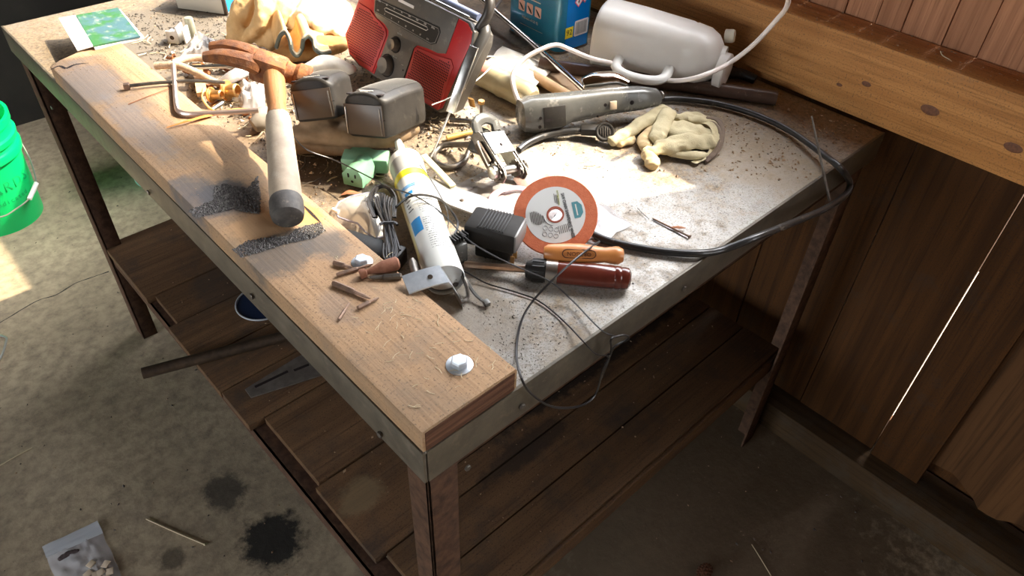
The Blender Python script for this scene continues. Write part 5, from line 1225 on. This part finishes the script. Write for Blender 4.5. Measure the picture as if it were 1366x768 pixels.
# ------------------------------------------------------------------ debris
def scatter(name, n, m, zone, label, cat, smin, smax, z=TOP, seed=1, flat=.5, density=None, parent=None):
    random.seed(seed); b = B(); k = 0; tries = 0; first = None
    while k < n and tries < n * 30:
        tries += 1
        p = zone()
        if p is None: continue
        if density and random.random() > density(p): continue
        s = smin + (smax - smin) * random.random() ** 2.5
        q = bmesh.ops.create_icosphere(b.bm, subdivisions=1, radius=1) if False else None
        ang = random.random() * 6.28; sx = s * random.uniform(.5, 1.6); sy = s * random.uniform(.4, .9); sz = s * flat
        vs = []
        for (x, y, zz) in ((1, 0, .3), (0, 1, .5), (-1, 0, .3), (0, -1, .5), (0, 0, 1.6), (0, 0, -.05)):
            x *= sx * random.uniform(.7, 1.2); y *= sy * random.uniform(.7, 1.2)
            vs.append(b.bm.verts.new((p[0] + x * math.cos(ang) - y * math.sin(ang), p[1] + x * math.sin(ang) + y * math.cos(ang), p[2] + zz * sz + .0003)))
        for i in range(4):
            b.bm.faces.new((vs[i], vs[(i + 1) % 4], vs[4])); b.bm.faces.new((vs[(i + 1) % 4], vs[i], vs[5]))
        k += 1
    o = b.done(name, m, parent, flat=True); o['kind'] = 'stuff'
    if parent is None: tag(o, label, cat)
    return o
def rect(x0, y0, x1, y1, z): return lambda: (random.uniform(x0, x1), random.uniform(y0, y1), z)
def poly_px(pts, z):
    P_ = [at(u, v, z=z) for u, v in pts]; xs = [p.x for p in P_]; ys_ = [p.y for p in P_]
    def f():
        x = random.uniform(min(xs), max(xs)); y = random.uniform(min(ys_), max(ys_)); c_ = False; n = len(P_)
        for i in range(n):
            x1, y1 = P_[i].x, P_[i].y; x2, y2 = P_[(i + 1) % n].x, P_[(i + 1) % n].y
            if (y1 > y) != (y2 > y) and x < (x2 - x1) * (y - y1) / (y2 - y1) + x1: c_ = not c_
        return (x, y, z) if c_ else None
    return f
nzd = lambda s, t: (lambda p: 1 if noise.noise(Vector((p[0] * s, p[1] * s, 3))) > t else .15)
scatter('wood_chips', 1500, M_chip, rect(.15, .25, 1.05, 1.43, TOP), 'light wood chips and sawdust crumbs spread over the steel top', 'wood chips', .0006, .0032, seed=1, density=nzd(6, 0))
scatter('dark_crumbs', 1600, M_dchip, rect(.15, .02, 1.05, 1.43, TOP), 'dark crumbs and grit spread over the steel top', 'grit', .0004, .0022, seed=2, density=nzd(9, .05))
scatter('grit_heap', 5200, M_dchip, poly_px([(150, 20), (330, 10), (470, 60), (640, 150), (640, 190), (560, 200), (420, 260), (340, 190), (290, 155), (190, 70)], TOP), 'dense grit and rubbish heaped behind the edge plank', 'grit', .0006, .004, seed=3)
scatter('metal_crumbs', 900, M_metalc, poly_px([(200, 60), (330, 70), (480, 150), (680, 170), (680, 240), (560, 250), (430, 250), (330, 180)], TOP), 'small metal crumbs and offcuts between the tools', 'metal scraps', .0008, .006, seed=4, flat=.7)
scatter('dirt_crumbs', 1100, M_chip, poly_px([(640, 80), (760, 60), (960, 110), (1150, 170), (1100, 240), (900, 240), (700, 150)], TOP), 'brown wood flakes lying near the wall side of the bench', 'wood flakes', .0006, .004, seed=5)
scatter('plank_dust', 900, M_chip, rect(.004, .03, .133, 1.12, TP), 'fine sawdust crumbs on the edge plank', 'sawdust', .0003, .0014, z=TP, seed=6)
scatter('filings_heap', 6000, M_filing, poly_px([(287, 250), (300, 246), (330, 252), (344, 236), (348, 262), (346, 286), (330, 284), (312, 279), (290, 284), (262, 292), (252, 282), (284, 268)], TP), 'crust of dark metal filings on the plank left of the hammer grip', 'metal filings', .0004, .0024, seed=7, flat=.8)
scatter('filings_heap', 4000, M_filing, poly_px([(310, 334), (330, 322), (352, 318), (385, 316), (395, 306), (414, 300), (428, 297), (434, 308), (420, 318), (398, 322), (380, 326), (350, 336), (322, 344)], TP), 'ridge of dark metal filings on the plank in front of the hammer end', 'metal filings', .0004, .0022, seed=8, flat=.8)
scatter('front_grit', 700, M_dchip, poly_px([(600, 400), (700, 400), (780, 420), (720, 500), (690, 500), (640, 430)], TOP), 'dark grit on the bare steel beside the plank end', 'grit', .0003, .0014, seed=9)
scatter('shelf_dirt', 700, M_chip, rect(.05, .04, 1.0, 1.38, SZ + .002), 'sawdust crumbs scattered on the lower shelf', 'sawdust', .0005, .0035, seed=10)
scatter('floor_dirt', 900, M_dchip, rect(-.7, -.5, 1.05, 2.3, 0), 'dark crumbs scattered on the concrete floor', 'grit', .0008, .0045, seed=11)
scatter('floor_chips', 500, M_chip, rect(-.7, -.5, 1.05, 2.3, 0), 'pale wood crumbs scattered on the concrete floor', 'wood crumbs', .0008, .004, seed=12)

def sticks(name, n, m, zone, label, cat, l0, l1, r0, r1, z, seed):
    random.seed(seed); b = B(); k = 0
    while k < n:
        p = zone()
        if p is None: continue
        a = random.random() * 6.28; l = random.uniform(l0, l1); d = Vector((math.cos(a), math.sin(a), random.uniform(-.1, .25))) * l
        q = Vector(p) + Vector((0, 0, r1 + .001)); pp = d.orthogonal().normalized() * l * .15
        b.tube([q, q + d * .5 + Vector((pp.x, pp.y, 0)), q + d], random.uniform(r0, r1), n=5); k += 1
    o = b.done(name, m); o['kind'] = 'stuff'; return tag(o, label, cat)
ZP = [(150, 40), (330, 50), (480, 150), (640, 160), (640, 200), (560, 230), (430, 250), (360, 200), (300, 155), (210, 80)]
sticks('small_twigs', 170, M_twig, poly_px(ZP, TOP), 'tangle of pale straw and splinters behind the edge plank', 'splinters', .008, .035, .0003, .0012, TOP, 21)
sticks('old_wire_ends', 110, M_dsteel, poly_px(ZP, TOP), 'tangle of dull wire ends and nails behind the edge plank', 'wire ends', .008, .04, .0005, .0018, TOP, 22)
sticks('rusty_scraps', 60, M_rust, poly_px([(210, 70), (330, 80), (350, 160), (300, 150)], TOP), 'small rusty scraps heaped under the hex key', 'rusty scraps', .006, .02, .001, .004, TOP, 23)
sticks('far_splinters', 90, M_twig, poly_px([(640, 80), (760, 60), (860, 120), (820, 230), (640, 240), (640, 150)], TOP), 'thin straw bits strewn around the ratchet and the grey tool', 'straw bits', .005, .02, .0003, .0008, TOP, 24)
sticks('plank_splinters', 70, M_twig, poly_px([(430, 340), (560, 570), (680, 490), (500, 330)], TP), 'hair-fine straw bits on the near end of the edge plank', 'straw bits', .004, .014, .0002, .0004, TP, 25)

scatter('beam_dust', 900, M_chip, rect(BX + .004, -.7, WX - .004, 1.3, 1.038), 'sawdust and grit lying along the top of the wall beam', 'sawdust', .0004, .003, seed=31)
scatter('corner_crumbs', 500, M_chip, rect(.8, .03, 1.05, .5, TOP), 'larger brown chips by the wall corner of the bench', 'wood chips', .001, .0045, seed=32)

# ------------------------------------------------------------------ lower shelf
S0 = SZ + .003
def spt(u, v, h=0): return at(u, v, z=S0 + h)
a = at(190, 498, z=S0 + .018); c_ = at(392, 445, z=S0 + .014)
o = B().tube([a, c_], .0125, n=20, cap=False).tube([c_, a], .0098, n=20, cap=False).done('steel_bar', M_pipe, M=Matrix.Translation(a)); tag(o, 'dark steel bar sticking out over the shelf edge', 'bar')
o.data.name = 'steel_bar'
b = B().tube([a, c_], .0122, n=20); b2 = b.done('core', M_pipe, o); b2.data.transform(Matrix.Translation(-a))
gp_ = thing('slotted_plate', 'dusty grey slotted metal plate lying on the lower shelf', 'plate', spt(370, 505))
P_ = [spt(u, v, .004) for u, v in ((327, 520), (335, 531), (480, 485), (470, 440), (395, 478))]
b = B(); lo = [b.bm.verts.new(p) for p in P_]; hi = [b.bm.verts.new(p + Vector((0, 0, .003))) for p in P_]
b.bm.faces.new(hi); b.bm.faces.new(lo[::-1])
for i in range(5): b.bm.faces.new((lo[i], lo[(i + 1) % 5], hi[(i + 1) % 5], hi[i]))
b.done('plate', mat('dusty_grey_plate', (.20, .18, .16), (.13, .115, .10), rough=.6, metal=.3, scale=50), gp_, world=True)
b = B()
for (u0, v0, u1, v1) in ((340, 516, 384, 495), (392, 494, 412, 486)):
    b.tube([spt(u0, v0, .0075), spt(u1, v1, .0075)], .0035, n=6, flat=.2)
b.done('slot', M_hole, gp_, world=True)
a = spt(352, 408); 
ld = thing('blue_lid', 'round blue glass lid with a pale rim on the lower shelf behind the skirt', 'lid', a)
B().lathe([(0, .001), (.055, .002), (.062, .012)], Matrix.Translation(a), n=40).done('glass', M_bluelid, ld, world=True)
B().ring(a + Vector((0, 0, .013)), (0, 0, 1), .062, .0022, n=44, k=8).done('rim', mat('pale_blue_rim', (.45, .48, .52), rough=.3), ld, world=True)

# ------------------------------------------------------------------ floor things
bc = Vector((-.115, 2.262, 0))
def bucket(loc, m, label, name='bucket', R0=.127, R1=.147, H_=.365, grp=None, full=True):
    t = thing(name, label, 'bucket', loc)
    pf = [(0, .004), (R0 - .004, .004), (R0, .0), (R0 + .001, .006)]
    def rr(z): return R0 + (R1 - R0) * z / H_
    pf += [(rr(.24), .24), (rr(.24) + .010, .243), (rr(.25) + .012, .262), (rr(.26) + .010, .268), (rr(.26) + .001, .269), (rr(.285), .285), (rr(.285) + .008, .288), (rr(.3) + .010, .305), (rr(.3) + .001, .308), (rr(.34), .34), (rr(.34) + .007, .342), (rr(.35) + .008, H_), (rr(.35) - .002, H_), (rr(.3) - .004, .3), (R0 - .004, .012), (0, .01)]
    B().lathe(pf, n=64, caps=False).done('shell', m, t)
    return t
bu = bucket(bc, M_bucket, 'bright green plastic bucket with wire bail at the left edge of the photo')
# embossed lettering on the side facing the camera
ang0 = math.atan2(CAM.y - bc.y, CAM.x - bc.x)
def onshell(s, size, a_c, z, m, spacing, name='lettering'):
    n = len(s)
    for i, ch in enumerate(s):
        if ch == ' ': continue
        a = a_c + (i - (n - 1) / 2) * spacing; r = .127 + .02 * z / .365 + .0008
        text(ch, size, m, bu, axes((r * math.cos(a), r * math.sin(a), z), (-math.sin(a), math.cos(a), 0), (.05 * -math.cos(a), .05 * -math.sin(a), 1), (math.cos(a), math.sin(a), 0)), name, .0006)
onshell('MENARDS', .046, ang0 - .12 + .25, .165, M_bdark, .27)
onshell('Dedicated', .022, ang0 + .36, .115, M_bdark, .10)
hl = Vector((0, 0, .26))
def bp(a, r, z): return Vector((r * math.cos(a), r * math.sin(a), z))
B().tube([bp(ang0 + 1.45, .146, .262), bp(ang0 + 1.2, .157, .19), bp(ang0 + .95, .160, .125), bp(ang0 + .70, .158, .105), bp(ang0 + .3, .156, .095), bp(ang0 - .1, .155, .09), bp(ang0 - .8, .155, .13), bp(ang0 - 1.7, .146, .262)], .0025, n=8, k=5).done('bail', M_bail, bu)
B().tube([bp(ang0 + .98, .160, .128), bp(ang0 + .62, .158, .102)], .0075, n=14).done('bail_grip', M_white, bu)
b3 = bucket(Vector((.42, 2.30, 0)), M_tealb, 'pale teal bucket standing on the floor behind the bench leg', 'small_bucket', .12, .14, .30)
for o_ in (b3,): o_.location = at(196, 262, z=0) + Vector((.10, .10, 0)); o_.scale = (.8, .8, .8)
# zip bag with wood squares
zb = thing('specimen_bag', 'clear zip bag holding small pale wood squares on the concrete floor', 'plastic bag', at(115, 745, z=0))
q = [at(u, v, z=.002) for u, v in ((57, 731), (85, 800), (165, 775), (131, 696))]
b = B().sheet(q, 24, 24, .008, .0005, 40, 0, 31); b.done('film', M_bag, zb, world=True)
q2 = [q[0], q[0].lerp(q[1], .22), q[3].lerp(q[2], .22), q[3]]
B().sheet([p + Vector((0, 0, .004)) for p in q2], 20, 6, .003, .0006, 40, 1, 33).done('zip_strip', mat('zip_film', (.75, .80, .85), rough=.15, alpha=.55, spec=.8), zb, world=True)
random.seed(4)
for (u, v) in ((121, 752), (141, 752), (134, 763), (128, 766), (146, 762), (140, 772), (117, 765)):
    p = at(u, v, z=.009); o = B().box((0, 0, 0), (.016, .015, .002), Matrix.Translation(p) @ Rz(random.uniform(0, 90)) @ Rx(random.uniform(-10, 10)), .0003).done('wood_square', mat('pale_wood_square', (.66, .54, .40), rough=.8) if 'pale_wood_square' not in bpy.data.materials else bpy.data.materials['pale_wood_square'])
    tag(o, 'small pale wood square inside the clear zip bag on the floor', 'wood square', 'wood squares in the zip bag')
    o.data.transform(Matrix.Translation(-p)); o.location = p
px_glove('seed_husk', 'dark brown seed husk inside the clear zip bag', [[(80, 745, -TOP + .006, .006), (92, 738, -TOP + .006, .007), (103, 735, -TOP + .006, .005)]], mat('husk', (.07, .05, .05), rough=.8), vox=.0015, strength=.003, size=.006, cat='seed')
def straw(pts, label, r=.0016, m=M_twig):
    P_ = [at(u, v, z=.003) for u, v in pts]; o = B().tube(P_, r, n=6, k=3).done('straw', m, M=Matrix.Translation(P_[0])); tag(o, label, 'straw')
straw([(-6, 624), (20, 609), (43, 597)], 'pale straw on the floor at the left edge of the photo')
straw([(195, 692), (235, 710), (273, 726)], 'pale straw with a knotted end right of the zip bag')
straw([(1003, 726), (1015, 745), (1030, 770)], 'thin dry straw on the dark floor right of the pine cone', .001)
B_ = B().ball(at(273, 726, z=.004), .003, sub=1).done('straw_knot', M_twig, bpy.data.objects['straw.001']); B_.data.transform(Matrix.Translation(-bpy.data.objects['straw.001'].location))
o = B().tube([at(u, v, z=.003) for u, v in ((-12, 445), (6, 449), (8, 456), (0, 478), (-14, 490))], .003, n=8, k=4).done('wire_loop', M_bail, M=Matrix.Translation(at(0, 460, z=0))); tag(o, 'grey metal loop on the floor below the green bucket', 'wire loop')
# pine cone
a = at(940, 762, z=.012); pc = thing('pine_cone', 'small brown pine cone on the dark floor under the shelf front', 'pine cone', a)
B().ball((0, 0, 0), (.013, .011, .011)).done('core', M_cone, pc)
b = B()
for k in range(70):
    h = -1 + 2 * (k + .5) / 70; a_ = k * 2.4; r = math.sqrt(1 - h * h)
    p = Vector((h * .019, r * .014 * math.cos(a_), r * .014 * math.sin(a_)))
    b.ball(p, (.0035, .003, .002), sub=1)
o = b.done('scales', M_cone, pc); o['kind'] = 'stuff'
o = px_tube('beam_shaving', [(1251, 64, .16), (1254, 70, .156), (1266, 78, .152), (1258, 88, .150)], .0008, M_twig, 'curled pale shaving on top of the wall beam', 'shaving', k=3, n=6)
p0 = at(1260, 76, x=BX + .02)
o.location = (BX + .03, p0.y, 1.040)
for i in range(0): pass
